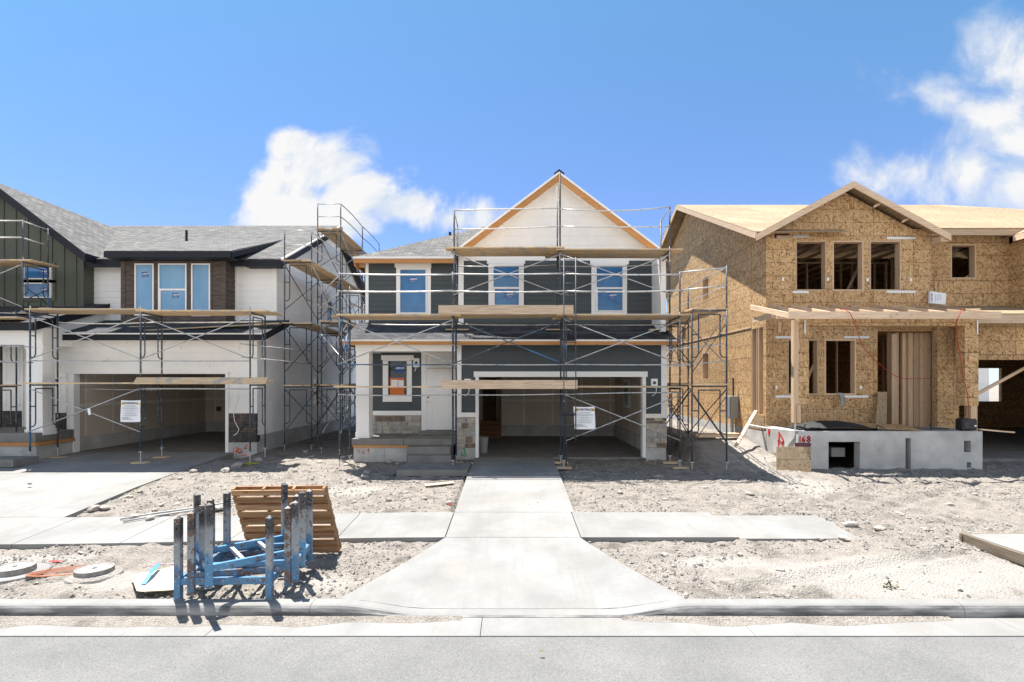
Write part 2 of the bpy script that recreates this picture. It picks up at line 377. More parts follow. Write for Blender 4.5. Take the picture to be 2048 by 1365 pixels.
def siding(mb, fr, u0, u1, w0, w1, holes=(), e=.165, proud=.014, clip=None, n=0.0):
    k0 = math.floor(w0 / e); w = w0
    hc = [h[i] for h in holes for i in (2, 3)]
    kc = [k * e for k in range(k0, int(w1 / e) + 2)]
    ws = cells(w0, w1, hc + kc)
    for a, b in zip(ws, ws[1:]):
        k = math.floor((a + b) / 2 / e); fa = 1 - (a - k * e) / e; fb = 1 - (b - k * e) / e
        iv = [(u0, u1)]
        for h in holes:
            if h[2] < (a + b) / 2 < h[3]:
                nx = []
                for (p, q) in iv:
                    if h[0] > p: nx.append((p, min(q, h[0])))
                    if h[1] < q: nx.append((max(p, h[1]), q))
                iv = [i for i in nx if i[1] - i[0] > 1e-4]
        for (p, q) in iv:
            pa, qa, pb, qb = p, q, p, q
            if clip:
                l, r = clip(a); pa, qa = max(p, l), min(q, r)
                l, r = clip(b); pb, qb = max(p, l), min(q, r)
                if qa - pa < .01: continue
                if qb < pb: pb = qb = (pb + qb) / 2
            na, nb = n + .003 + proud * fa, n + .003 + proud * max(fb, 0)
            mb.face([fr.pt(pa, a, na), fr.pt(qa, a, na), fr.pt(qb, b, nb), fr.pt(pb, b, nb)])
            if abs(a - k * e) < 1e-6: mb.face([fr.pt(pa, a, n), fr.pt(qa, a, n), fr.pt(qa, a, na), fr.pt(pa, a, na)])
def stones(mb, fr, u0, u1, w0, w1, hmin, hmax, lmin, lmax, mis, n0, n1, rnd, gap=.008, jag=.3):
    w = w0
    while w < w1 - .02:
        h = rnd.uniform(hmin, hmax); h = min(h, w1 - w)
        if w1 - w - h < hmin * .6: h = w1 - w
        u = u0
        while u < u1 - .02:
            l = rnd.uniform(lmin, lmax); l = min(l, u1 - u)
            if u1 - u - l < lmin * .5: l = u1 - u
            parts = [(w, w + h)]
            if h > hmin * 1.5 and rnd.random() < .45: c = w + h * rnd.uniform(.35, .65); parts = [(w, c), (c, w + h)]
            for (a, b) in parts:
                mb.mi = rnd.choice(mis); g = gap; nn = rnd.uniform(n0 + (n1 - n0) * .5, n1)
                j = lambda: rnd.uniform(0, jag) * min(h, l) * .35
                q0 = [(u + g, a + g), (u + l - g, a + g), (u + l - g, b - g), (u + g, b - g)]
                sx = [1, -1, -1, 1]; sy = [1, 1, -1, -1]
                q0 = [(x + sx[i] * j() * .4, y + sy[i] * j() * .4) for i, (x, y) in enumerate(q0)]
                bev = min(.018, (b - a) * .25)
                q1 = [(x + sx[i] * bev, y + sy[i] * bev) for i, (x, y) in enumerate(q0)]
                mb.faces([fr.pt(x, y, n0) for x, y in q0] + [fr.pt(x, y, nn - .006) for x, y in q0] + [fr.pt(x, y, nn) for x, y in q1],
                         [(0, 1, 5, 4), (1, 2, 6, 5), (2, 3, 7, 6), (3, 0, 4, 7), (4, 5, 9, 8), (5, 6, 10, 9), (6, 7, 11, 10), (7, 4, 8, 11), (8, 9, 10, 11)])
            u += l
        w += h
    mb.mi = 0
def text(mb, s, fr, u, w, h, n, align='CENTER', rot=0, bold=0):
    cu = bpy.data.curves.new('t', 'FONT'); cu.body = s; cu.size = h; cu.align_x = align; cu.align_y = 'CENTER'; cu.resolution_u = 2; cu.offset = bold
    o = bpy.data.objects.new('t', cu); COL.objects.link(o)
    dg = bpy.context.evaluated_depsgraph_get(); me = bpy.data.meshes.new_from_object(o.evaluated_get(dg))
    c, sn = math.cos(rot), math.sin(rot)
    mb.faces([fr.pt(u + v.co.x * c - v.co.y * sn, w + v.co.x * sn + v.co.y * c, n) for v in me.vertices], [tuple(p.vertices) for p in me.polygons])
    bpy.data.objects.remove(o); bpy.data.curves.remove(cu); bpy.data.meshes.remove(me)
def stroke(mb, fr, lines, wd, n=.004):
    for ln in lines:
        for (a, b) in zip(ln, ln[1:]):
            a, b = Vector((*a, 0)), Vector((*b, 0)); d = (b - a)
            if d.length < 1e-6: continue
            d.normalize(); s = Vector((-d.y, d.x, 0)) * wd / 2; a2, b2 = a - d * wd * .3, b + d * wd * .3
            mb.face([fr.pt(p.x, p.y, n) for p in (a2 - s, b2 - s, b2 + s, a2 + s)])
def window(parent, fr, u0, u1, w0, w1, glass='film', mull=None, n=0.0, fw=.045, sticker=None, label=None, split=None):
    mb = MB()
    for a in ((u0, u0 + fw, w0, w1), (u1 - fw, u1, w0, w1), (u0 + fw, u1 - fw, w0, w0 + fw), (u0 + fw, u1 - fw, w1 - fw, w1)): fbox(mb, fr, *a, n - .06, n + .022)
    if mull:
        fbox(mb, fr, u0 + fw, u1 - fw, mull - .03, mull + .03, n - .05, n + .016)
        fbox(mb, fr, u0 + fw, u0 + fw + .035, w0 + fw, mull - .03, n - .05, n + .012)
    f = mb.build('window', 'trim', parent, label=label)
    g = MB(); fbox(g, fr, u0 + fw, u1 - fw, w0 + fw, w1 - fw, n - .04, n - .02); g.build('pane', glass, f)
    if sticker:
        su, sw = sticker; s = MB(); a = .11; hh = .085; r = .07
        s.face([fr.pt(su - a, sw - hh, n - .016), fr.pt(su + a, sw - hh + .015, n - .016), fr.pt(su + a - .01, sw + hh + .015, n - .016), fr.pt(su - a - .01, sw + hh, n - .016)])
        s.mi = 1; text(s, 'AMSCO', fr, su + .02, sw + .03, .065, n - .013, rot=r, bold=.003)
        for k in range(2): stroke(s, fr, [[(su - .08, sw - .03 - .03 * k), (su + .08, sw - .02 - .03 * k)]], .006, n - .013)
        s.build('sticker', ['blue', 'paper'], f)
    return f
def roof_slab(mb, pts, t=.1): mb.slab(pts, t)
# ================================================================== the middle house
H = thing('house', 'two-storey dark grey house with white gable and bare wood fascia, in the middle', 'house', (0, 15.8, .6))
rnd = random.Random(3)
D1, D2, DG = 15.8, 16.95, 16.85
XL, XR = -4.65, 4.59
f1, f2, fg = front(D1), front(D2), front(DG)
def x1(p): return XX(p, D1)
def z1(p): return ZZ(p, D1)
def x2(p): return XX(p, D2)
def z2(p): return ZZ(p, D2)
def xg(p): return XX(p, DG)
def zg(p): return ZZ(p, DG)
gh = (x1(957), x1(1285), .3, z1(754))
# garage storey front wall, core and clapboards
mb = MB(); wall(mb, f1, x1(912), XR, .95, 4.35, [(gh[0], gh[1], .3, gh[3])], .2); mb.build('wall', 'slate', H)
mb = MB(); siding(mb, f1, x1(914), XR - .02, z1(828), 4.2, [(x1(949), x1(1294), .3, z1(744))]); mb.build('siding', 'slate', H)
mb = MB()
fbox(mb, f1, x1(951), gh[0] + .005, .6, gh[3] - .006, -.21, .035); fbox(mb, f1, gh[1] - .005, x1(1291.5), .6, gh[3] - .006, -.21, .035)
fbox(mb, f1, x1(947.6), x1(1294.7), gh[3] - .005, z1(743.5), -.21, .045)
build_each(mb, 'garage_trim', 'trim', H, bevel=.004)
mb = MB()
fbox(mb, f1, x1(912.5), x1(923), z1(835), 4.14, -.2, .03); fbox(mb, f1, x1(1322), XR + .03, z1(837), 4.14, -.2, .03)
fbox(mb, f1, x1(923), x1(951), z1(834.7), z1(825.5), 0, .04); fbox(mb, f1, x1(1291.5), x1(1322), z1(837), z1(828), 0, .04)
build_each(mb, 'corner_trim', 'trim', H, bevel=.004)
for a, b in ((912.5, 951), (1291.5, 1333)):
    mb = MB(); mb.mi = 0; fbox(mb, f1, x1(a), x1(b), z1(896), z1(835.5), -.1, .02)
    stones(mb, f1, x1(a), x1(b), z1(896), z1(835.5), .11, .24, .14, .36, [1, 1, 2, 1, 3], .02, .06, rnd)
    mb.build('stone_veneer', ['mortar', 'st1', 'st2', 'st3'], H)
mb = MB()
fbox(mb, f1, x1(912), x1(951), .2, z1(896), -.2, .01); fbox(mb, f1, x1(1291.5), XR, .2, z1(896), -.2, .01)
mb.box(XR - .2, XR + .01, D1 + .2, 27, .1, 1.15); mb.box(XL - .01, XL + .2, D2, 27, .1, 1.0); mb.box(XL, XR, 26.8, 27, .1, 1.1)
mb.build('foundation', 'found', H)
mb = MB(); stroke(mb, f1, [[(x1(924), z1(905)), (x1(923), z1(911)), (x1(928), z1(911))], [(x1(926), z1(898)), (x1(930), z1(899)), (x1(929), z1(905)), (x1(932), z1(909)), (x1(929), z1(913))]], .03, .013); mb.build('paint_mark', 'green_paint', H)
# lamp blocks by the garage
for px, w in ((935.5, 6.5), (1308, 6.5)):
    mb = MB(); fbox(mb, f1, x1(px - w), x1(px + w), z1(772 if px > 1000 else 765), z1(758), .015, .05); o = mb.build('light_block', 'trim', H)
    mb = MB(); mb.tube([f1.pt(x1(px), z1(766), .05), f1.pt(x1(px), z1(766), .07)], .045, 12); mb.build('electrical_box', 'ink', o)
    mb = MB(); u = x1(px); w0 = z1(770)
    mb.tube([f1.pt(u + .0, w0, .06), f1.pt(u + .05, w0 - .12, .09), f1.pt(u + .03, w0 - .25, .1), f1.pt(u - .08, w0 - .33, .12)], .012, 5); mb.build('wire', 'trim', o)
# garage room
mb = MB()
gx0, gx1, gy1, gz1 = x1(946), 4.36, 22.4, 3.28
def inface(mb, pts): mb.face(pts)
inface(mb, [(gx1, 16, 1.05), (gx1, gy1, 1.05), (gx1, gy1, gz1), (gx1, 16, gz1)])
bx = XX(1003, 22.4)
inface(mb, [(bx, gy1, 1.05), (gx1, gy1, 1.05), (gx1, gy1, gz1), (bx, gy1, gz1)])
inface(mb, [(bx, gy1, .6), (bx, 24, .6), (bx, 24, gz1), (bx, gy1, gz1)])
inface(mb, [(gx0 - 1.5, 24, .6), (bx, 24, .6), (bx, 24, gz1), (gx0 - 1.5, 24, gz1)])
inface(mb, [(gx0, 16, .6), (gx0, 18.0, .6), (gx0, 18.0, gz1), (gx0, 16, gz1)])
inface(mb, [(gx0 - 1.5, 18, .6), (gx0 - 1.5, 24, .6), (gx0 - 1.5, 24, gz1), (gx0 - 1.5, 18, gz1)])
inface(mb, [(gx0 - 1.5, 16, gz1), (gx1, 16, gz1), (gx1, 24, gz1), (gx0 - 1.5, 24, gz1)])
mb.build('garage_lining', 'drywall', H)
mb = MB(); mb.box(bx, gx1 - .0, gy1 - .08, gy1 - .004, .6, 1.05); mb.box(gx1 - .08, gx1 - .004, 16.05, gy1 - .08, .6, 1.05); build_each(mb, 'stem_wall', 'found', H)
mb = MB()
for k in range(4):
    x = bx + .9 + k * 1.22
    mb.face([(x, gy1 - .003, 1.05), (x + .09, gy1 - .003, 1.05), (x + .09, gy1 - .003, gz1), (x, gy1 - .003, gz1)])
for k in range(5):
    y = 17 + k * 1.22
    mb.face([(gx1 - .003, y, 1.05), (gx1 - .003, y + .09, 1.05), (gx1 - .003, y + .09, gz1), (gx1 - .003, y, gz1)])
mb.face([(bx, gy1 - .0035, 2.05), (gx1, gy1 - .0035, 2.05), (gx1, gy1 - .0035, 2.15), (bx, gy1 - .0035, 2.15)])
build_each(mb, 'taped_joint', 'mud', H)
mb = MB(); mb.box(gx0 - 1.5, gx1, 15.85, 24, .3, .6); mb.build('garage_floor', 'slab', H)
mb = MB(); y0 = 18.4; zf = lambda p, d: ZZ(p, d)
mb.box(gx1 - .03, gx1 - .008, 19.6, 20.5, 1.9, 2.95); o = mb.build('window', 'trim', H)
mb = MB(); mb.box(gx1 - .04, gx1 - .031, 19.68, 20.42, 1.98, 2.87); mb.build('pane', plain('bright back glass', (.30, .36, .36), .1), o)
mb = MB(); mb.box(XX(966, 23.9), XX(992, 23.9), 23.9, 23.97, 1.0, 3.05); o = mb.build('inner_door', noise_mat('stained door', (.09, .055, .035), (.14, .09, .06), 4), H)
mb = MB()
for k in range(4): mb.box(XX(958, 21.6), XX(1002, 21.6), 21.6 + k * .28, 21.6 + k * .28 + .26, .6, .72 + k * .17)
mb.build('wooden_steps', wood_mat('dark stair wood', (.16, .075, .035), (.26, .13, .07)), H)
# lumber and buckets are hidden in the dark of the room
# --- entry recess
mb = MB(); wall(mb, f2, XL, x2(905) + .35, 1.2, 4.55, [], .2); mb.build('wall', 'slate', H)
wtrim = (x2(766), x2(824), z2(804), z2(711))
mb = MB(); siding(mb, f2, x2(741), x2(843), z2(823), z2(703), [(wtrim[0] + .02, wtrim[1] - .02, wtrim[2] + .02, wtrim[3] - .02)]); mb.build('siding', 'slate', H)
mb = MB()
fbox(mb, f2, x2(741), x2(843), z2(831), z2(822), 0, .045)
fbox(mb, f2, x2(843), x2(853), z2(861), z2(703), 0, .035); fbox(mb, f2, x2(905), x2(915), z2(861), z2(703), 0, .035); fbox(mb, f2, x2(853), x2(905), z2(709), z2(703), 0, .035)
build_each(mb, 'entry_trim', 'trim', H, bevel=.004)
mb = MB()
fbox(mb, f2, wtrim[0], x2(775), wtrim[2], z2(721), .0, .04); fbox(mb, f2, x2(816), wtrim[1], wtrim[2], z2(721), 0, .04)
fbox(mb, f2, x2(775), x2(816), wtrim[2], z2(793), 0, .04); fbox(mb, f2, x2(763), x2(827.5), z2(720.5), z2(711), 0, .05)
build_each(mb, 'window_trim', 'trim', H, bevel=.004)
o = window(H, f2, x2(775), x2(816), z2(793), z2(720.5), 'glass', n=.03, fw=.03)
mb = MB(); s = lambda a, b, c, d, n: fbox(mb, f2, x2(a), x2(b), z2(d), z2(c), n - .002, n)
mb.mi = 0; s(780, 808.5, 756, 792, .018); mb.mi = 1; s(782.5, 795.5, 760, 774, .021); s(797, 807.5, 761, 774, .021); mb.mi = 2; s(790, 807, 733, 745, .018); s(779, 809.5, 754.5, 756, .018)
mb.mi = 3; text(mb, 'WELCOME', f2, x2(794), z2(758), .05, .024) if False else None
mb.mi = 1; text(mb, 'AMSCO', f2, x2(800), z2(737), .08, .021, bold=.003)
mb.build('notice', ['orange', 'paper', 'blue', 'ink'], o)
mb = MB(); fbox(mb, f2, x2(852.5), x2(905.5), z2(860), z2(708), -.05, .012)
door = mb.build('door', 'white', H)
mb = MB()
for (a, b, c, d) in ((865.5, 899, 720, 783), (864, 899, 806, 843)):
    for q in ((a, b, c, c + 1.2), (a, b, d - 1.2, d), (a, a + 1.2, c, d), (b - 1.2, b, c, d)): fbox(mb, f2, x2(q[0]), x2(q[1]), z2(q[3]), z2(q[2]), .012, .024)
mb.build('door_panel', 'white', door)
mb = MB(); mb.tube([f2.pt(x2(856.5), z2(795), .012), f2.pt(x2(856.5), z2(795), .02)], .028, 12); mb.build('lock_hole', 'hole', door)
mb = MB(); mb.tube([f2.pt(x2(856.5), z2(804), .012), f2.pt(x2(856.5), z2(804), .07)], [.025, .035], 10); mb.build('handle', 'strap', door)
mb = MB(); fbox(mb, f2, XL, x2(842), z2(868), z2(831.5), 0, .02)
stones(mb, f2, XL + .05, x2(842), z2(868), z2(832), .13, .26, .16, .42, [1, 2, 1, 3, 2, 1], .02, .065, rnd); mb.build('stone_veneer', ['mortar', 'st1', 'st2', 'st3'], H)
mb = MB(); fbox(mb, f2, x2(827), x2(839), z2(735), z2(717), 0, .05); o = mb.build('light_block', 'trim', H)
mb = MB(); mb.tube([f2.pt(x2(833), z2(726), .05), f2.pt(x2(833), z2(726), .065)], .045, 12); mb.build('electrical_box', 'ink', o)
mb = MB(); mb.tube([f2.pt(x2(833), z2(733), .06), f2.pt(x2(832.5), z2(738), .08), f2.pt(x2(830.5), z2(743), .1)], .012, 5); mb.build('wire', 'trim', o)
# column, beam, ceiling, slab, steps
dc = 15.55; fc = front(dc); xc = lambda p: XX(p, dc); zc = lambda p: ZZ(p, dc)
mb = MB(); mb.box(xc(712), xc(738), dc, dc + .42, zc(866), zc(700)); mb.box(xc(711), xc(739), dc - .015, dc + .435, zc(877), zc(865)); mb.build('column', 'trim', H, bevel=.006)
mb = MB(); mb.box(xc(711), xc(738), dc - .02, D2, zc(702), zc(686)); mb.box(xc(738), x1(913), dc - .02, dc + .35, zc(703), zc(686)); mb.build('porch_beam', 'trim', H)
mb = MB(); mb.box(XL, x1(912), dc + .33, D2, zc(700), zc(697)); mb.build('porch_ceiling', 'trim', H)
mb = MB(); mb.box(x1(911.5), x1(913), D1, D2, 1.2, 4.1); mb.build('recess_side', 'trim', H)
ds = 15.35; xs = lambda p: XX(p, ds); zs = lambda p: ZZ(p, ds)
zp = zs(878)
mb = MB(); mb.box(xs(703), xs(807) - .004, ds, D2 + .02, zs(891), zp); mb.box(xs(807) + .004, xs(908), ds, D2 + .02, zs(891), zp); mb.box(x2(843), x2(913), 16.4, D2, zp, z2(861)); mb.build('porch_slab', 'slab', H, bevel=.012)
mb = MB(); mb.box(xs(705), xs(820), ds + .03, ds + .08, zs(896), zs(891.2)); mb.build('form_board', 'cedar', H)
mb = MB()
for a, b in ((705.5, 767), (767.4, 822)): mb.box(xs(a), xs(b) - .003, ds + .08, ds + .3, .2, zs(891.2))
mb.box(xs(705.5), xs(705.5) + .2, ds + .3, D2, .2, zs(891.2)); mb.build('porch_foundation', 'found', H)
mb = MB()   # painted lot number, faded
fq = front(ds + .08)
u = lambda p: XX(p, ds); w = lambda p: ZZ(p, ds)
stroke(mb, fq, [[(u(713), w(898)), (u(713), w(903)), (u(719), w(904))], [(u(718), w(899)), (u(717), w(909))], [(u(728), w(899)), (u(723), w(905)), (u(725), w(909)), (u(728), w(906)), (u(723), w(905))], [(u(736), w(899)), (u(732), w(901)), (u(736), w(904)), (u(736.5), w(899)), (u(736), w(910))]], .022, .004); mb.build('paint_mark', 'faint_red', H)
mb = MB(); mb.box(xs(818), xs(903), 14.98, ds - .004, .4, ZZ(894, 15.0)); mb.box(XX(815, 14.68), XX(902, 14.68), 14.66, 14.976, .4, ZZ(911.5, 14.68)); mb.build('porch_step', 'slab', H, bevel=.012)
# skirt roof
e1 = 15.2; ze = ZZ(680, e1); zw = ZZ(645, 16.9)
mb = MB(); mb.slab([(XX(682, e1), e1, ze), (XX(1355, e1), e1, ze), (XX(1355, e1), 16.95, zw), (XX(682, e1), 16.95, zw)], .07); mb.build('skirt_roof', 'shingle_shaded', H)
mb = MB(); mb.box(XX(682, e1), XX(1355, e1), e1 + .012, e1 + .05, ZZ(690, e1), ZZ(683.0, e1)); build_each(mb, 'fascia', 'cedar', H)
mb = MB(); mb.box(XX(681.5, e1), XX(1355.5, e1), e1 - .015, e1 + .01, ZZ(683, e1), ZZ(679.5, e1)); build_each(mb, 'drip_edge', 'trim', H)
mb = MB(); mb.box(XX(684, e1), XX(1353, e1), e1 + .05, D1 - .03, ZZ(688, e1), ZZ(687, e1)); mb.build('soffit', 'trim', H)
for sx in (XX(682, e1), XX(1355, e1) - .03):
    mb = MB(); mb.prism([(sx, e1 + .05, ZZ(690, e1)), (sx, 16.9, ZZ(690, e1)), (sx, 16.9, zw - .08), (sx, e1 + .05, ze - .08)], (.03, 0, 0)); mb.build('roof_end_board', 'cedar', H)
# upper storey
mb = MB(); wall(mb, f2, XL, xg(918), 4.3, 6.78, [], .2); wall(mb, fg, xg(918), XR, 4.3, 6.9, [], .2); mb.build('wall', 'slate', H)
def upper_window(fr, X_, Z_, t0, t1, g0, g1, top, bot, hd0, hd1, h_top, h_bot, mull, glass, stick, sill):
    mb = MB()
    fbox(mb, fr, X_(t0), X_(g0), Z_(bot), Z_(h_bot), 0, .045); fbox(mb, fr, X_(g1), X_(t1), Z_(bot), Z_(h_bot), 0, .045)
    fbox(mb, fr, X_(hd0), X_(hd1), Z_(h_bot), Z_(h_top), 0, .055); fbox(mb, fr, X_(t0), X_(t1), Z_(sill), Z_(bot), 0, .05)
    if top > h_bot: fbox(mb, fr, X_(g0), X_(g1), Z_(top), Z_(h_bot), 0, .04)
    build_each(mb, 'window_trim', 'trim', H, bevel=.004)
    window(H, fr, X_(g0), X_(g1), Z_(bot), Z_(top), glass, mull=Z_(mull) if mull else None, n=.05, fw=.035, sticker=(X_(stick[0]), Z_(stick[1])) if stick else None)
hs = []
upper_window(f2, x2, z2, 793, 862, 799, 854, 538.5, 628, 790, 863, 524, 536, None, 'film_dark', (826, 561), 639)
upper_window(fg, xg, zg, 977, 1047.5, 985, 1040, 531, 613, 974, 1050, 518, 528.5, 577, 'film_dark', (1018, 592), 624)
upper_window(fg, xg, zg, 1182.5, 1253.5, 1190.5, 1246.5, 531, 624, 1180, 1257, 522, 529.5, 577.5, 'film_dark', (1224, 593), 638)
mb = MB(); siding(mb, f2, x2(730), x2(918), 4.5, 6.75, [(x2(794), x2(861), z2(638), z2(525))]); mb.build('siding', 'slate', H)
mb = MB(); siding(mb, fg, xg(922), XR - .03, 4.5, zg(521.5), [(xg(978), xg(1046.5), zg(623), zg(519)), (xg(1183.5), xg(1252.5), zg(637), zg(521.6))]); mb.build('siding', 'slate', H)
mb = MB(); fbox(mb, f2, XL - .03, x2(737.5), 4.75, 6.75, -.1, .035); fbox(mb, fg, xg(917), xg(927.5), 4.6, zg(512), -.1, .035); fbox(mb, fg, xg(1304.5), XR + .03, 4.6, zg(512), -.1, .035)
fbox(mb, fg, xg(927.5), xg(1304.5), zg(522), zg(498), -.05, .03); fbox(mb, fg, xg(917), xg(927.5), zg(512), zg(498), -.1, .03); fbox(mb, fg, xg(1304.5), XR + .03, zg(512), zg(498), -.1, .03)
build_each(mb, 'corner_trim', 'trim', H, bevel=.004)
# gable
ax, az, er = 1.46, 9.36, .755
hw = 3.2
def gclip(w): h = max(0, (az - .14 - w) / er); return ax - h, ax + h
zb = zg(498)
mb = MB(); l, r = gclip(zb); mb.prism([(l, DG, zb), (r, DG, zb), (ax, DG, az - .14)], (0, .15, 0)); mb.build('gable_wall', 'white', H)
mb = MB(); siding(mb, fg, -3, 6, zb, az - .2, clip=gclip, e=.3, proud=.016)
for k in range(8):
    wz = math.ceil(zb / .3) * .3 + (k - 1) * .3; l, r = gclip(wz + .3)
    u = l + .1 + (k % 2) * .2
    while u < r - .1:
        fbox(mb, fg, u, u + .012, wz + .002, wz + .29, .012, .021); u += rnd.choice((.3, .4, .55, .75))
mb.build('shake_siding', 'white', H)
mb = MB(); fbox(mb, fg, xg(1104), xg(1124), zg(433), zg(408), .015, .05)
for k in range(6): fbox(mb, fg, xg(1106.5), xg(1121.5), zg(431 - k * 3.8), zg(429.2 - k * 3.8), .05, .06)
mb.build('gable_vent', 'trim', H)
gy0, gy1r = 16.4, 22.5
mb = MB()
for sg in (-1, 1):
    a, b = Vector((ax, gy0, az)), Vector((ax + sg * hw, gy0, az - er * hw)); dy = Vector((0, gy1r - gy0, 0))
    mb.slab([b, b + dy, a + dy, a] if sg > 0 else [b, a, a + dy, b + dy], .05)
mb.build('roof', 'shingle', H)
mb = MB()
for sg in (-1, 1):
    a, b = Vector((ax, gy0 + .02, az - .055)), Vector((ax + sg * hw, gy0 + .02, az - .055 - er * hw))
    mb.prism([a, b, b - Vector((0, 0, .215)), a - Vector((0, 0, .215))], (0, .045, 0))
build_each(mb, 'barge_board', 'cedar', H)
mb = MB()
for sg in (-1, 1):
    a, b = Vector((ax, gy0 - .012, az + .012)), Vector((ax + sg * (hw + .01), gy0 - .012, az + .012 - er * (hw + .01)))
    mb.prism([a, b, b - Vector((0, 0, .075)), a - Vector((0, 0, .075))], (0, .022, 0))
    q = Vector((0, .42, 0)); a2, b2 = Vector((ax, gy0 + .066, az - .16)), Vector((ax + sg * hw, gy0 + .066, az - .16 - er * hw))
    mb.slab([b2, b2 + q, a2 + q, a2] if sg > 0 else [b2, a2, a2 + q, b2 + q], .02)
build_each(mb, 'drip_edge', 'trim', H)
mb = MB(); mb.prism([(ax - .16, gy0 - .02, az - .08), (ax, gy0 - .02, az + .035), (ax + .16, gy0 - .02, az - .08), (ax + .16, gy0 - .02, az - .05), (ax, gy0 - .02, az + .075), (ax - .16, gy0 - .02, az - .05)], (0, 6, 0)); mb.build('ridge_cap', 'navy', H)
# main hip roof
s_, X0, X1, Y0, Y1, z0 = .54, -4.95, 4.9, 16.55, 27.4, 6.76
hwx = (X1 - X0) / 2; xm = (X0 + X1) / 2; rz = z0 + s_ * hwx
A, B, C, D_ = (X0, Y0, z0), (X1, Y0, z0), (X1, Y1, z0), (X0, Y1, z0); E, G = (xm, Y0 + hwx, rz), (xm, Y1 - hwx, rz)
mb = MB()
Ax = Vector(A); Bx = Vector((-1.72, Y0, z0)); t = (xm - X0)
mb.slab([A, Bx, (-1.72, Y0 + .35, z0 + s_ * .35), (1.46, Y0 + 4.82, z0 + s_ * 4.82), E], .06)
mb.slab([(-1.72, Y0 + 3.23, z0 + s_ * 3.23), (1.67, Y0 + 3.23, z0 + s_ * 3.23), E], .06) if False else None
mb.slab([D_, A, E, G], .06); mb.slab([(X1, Y0 + 2, z0), C, G, E], .06); mb.slab([C, D_, G], .06)
mb.build('hip_roof', 'shingle', H)
mb = MB(); mb.box(X0, -1.7, Y0 + .02, Y0 + .06, z0 - .18, z0 - .05); mb.box(X0, X0 + .04, Y0 + .06, Y1, z0 - .27, z0 - .05); mb.box(X1 - .04, X1, Y0 + .06, Y1, z0 - .27, z0 - .05); build_each(mb, 'fascia', 'cedar', H)
mb = MB(); mb.box(X0 - .02, -1.7, Y0 - .015, Y0 + .015, z0 - .05, z0 + .012); mb.box(X0 - .02, X0 + .01, Y0 + .015, Y1, z0 - .05, z0 + .012); build_each(mb, 'drip_edge', 'trim', H)
mb = MB(); mb.box(X0 + .04, XL, Y0 + .06, Y1, z0 - .12, z0 - .1); mb.box(XL, -1.7, Y0 + .06, D2, z0 - .12, z0 - .1); mb.box(XR, X1 - .04, Y0 + .06, Y1, z0 - .12, z0 - .1); mb.build('soffit', 'lumber', H)
mb = MB()
for y in [17 + .61 * k for k in range(17)]:
    mb.box(X0 + .045, XL - .0, y, y + .04, z0 - .22, z0 - .125)
build_each(mb, 'rafter_tail', 'lumber', H)
# side and back walls
mb = MB(); wall(mb, side(XL, -1), D2, 27, 1.0, z0 - .1, [], .15); wall(mb, side(XR, 1), D1, 27, 1.1, z0 - .1, [], .15); mb.box(XL, XR, 26.85, 27, 1.0, z0); mb.build('wall', 'white', H)
mb = MB(); siding(mb, side(XL, -1), D2, 27, 1.05, z0 - .12); siding(mb, side(XR, 1), D1 + .05, 27, 1.15, z0 - .12); mb.build('siding', 'slate', H)
mb = MB(); v = P(900, 488, 19.2); mb.tube([v, v + Vector((0, 0, .42))], .045, 10); mb.tube([v - Vector((0, 0, .02)), v + Vector((0, 0, .1))], [.13, .06], 10); mb.build('vent_pipe', 'navy', H)

# ================================================================== the white house on the left
W = thing('house', 'white house with brown window bay, olive gable and black fascia at the left edge', 'house', (-12, 17, .6))
rnd = random.Random(5)
E1, E2 = 17.0, 18.4
WX = -8.18
g1, g2 = front(E1), front(E2)
x1 = lambda p: XX(p, E1); z1 = lambda p: ZZ(p, E1); x2 = lambda p: XX(p, E2); z2 = lambda p: ZZ(p, E2)
gh = (x1(149), x1(452), .3, z1(748))
mb = MB(); wall(mb, g1, x1(68), WX, .95, 4.5, [(gh[0], gh[1], .3, gh[3])], .2); wall(mb, g2, -16, WX, 4.3, 7.0, [], .15); mb.build('wall', 'white', W)
mb = MB(); siding(mb, g1, x1(88), WX, z1(826), 4.3, [(x1(134), x1(461), .3, z1(738))], e=.2, proud=.022)
siding(mb, g2, XX(187, E2), WX, 4.9, 6.95, e=.2, proud=.02)
mb.mi = 1
for k, px in enumerate((173, 254, 362, 307, 215, 420, 190, 330, 480)):
    w_ = 3.05 + .2 * (math.floor((3.05 - .0) / .2) * 0) + .2 * (k * 5 % 6); w_ = math.floor(w_ / .2) * .2
    fbox(mb, g1, x1(px), x1(px) + .008, w_ + .01, w_ + .19, .004, .019)
mb.build('siding', ['white', 'greyink'], W)
mb = MB()
fbox(mb, g1, x1(142), gh[0] + .005, .6, gh[3] - .006, -.21, .04); fbox(mb, g1, gh[1] - .005, x1(458), .6, gh[3] - .006, -.21, .04)
fbox(mb, g1, x1(142), x1(458), gh[3] - .005, z1(746), -.21, .04)
fbox(mb, g1, x1(133), x1(142), z1(740), z1(737) - .0, 0, .03); fbox(mb, g1, x1(133), x1(467), z1(746), z1(737), 0, .045)
build_each(mb, 'garage_trim', 'trim', W, bevel=.004)
mb = MB(); fbox(mb, g1, x1(458.5), WX + .02, z1(827), z1(817), 0, .035); fbox(mb, g1, x1(88), x1(134), z1(826), z1(816), 0, .035)
fbox(mb, g2, x2(471), x2(476), 5, 7, 0, .03); fbox(mb, g2, x2(545), WX + .02, 5, 7, -.1, .03); fbox(mb, g1, WX - .1, WX + .02, z1(817), 4.4, -.1, .03); build_each(mb, 'corner_trim', 'trim', W, bevel=.004)
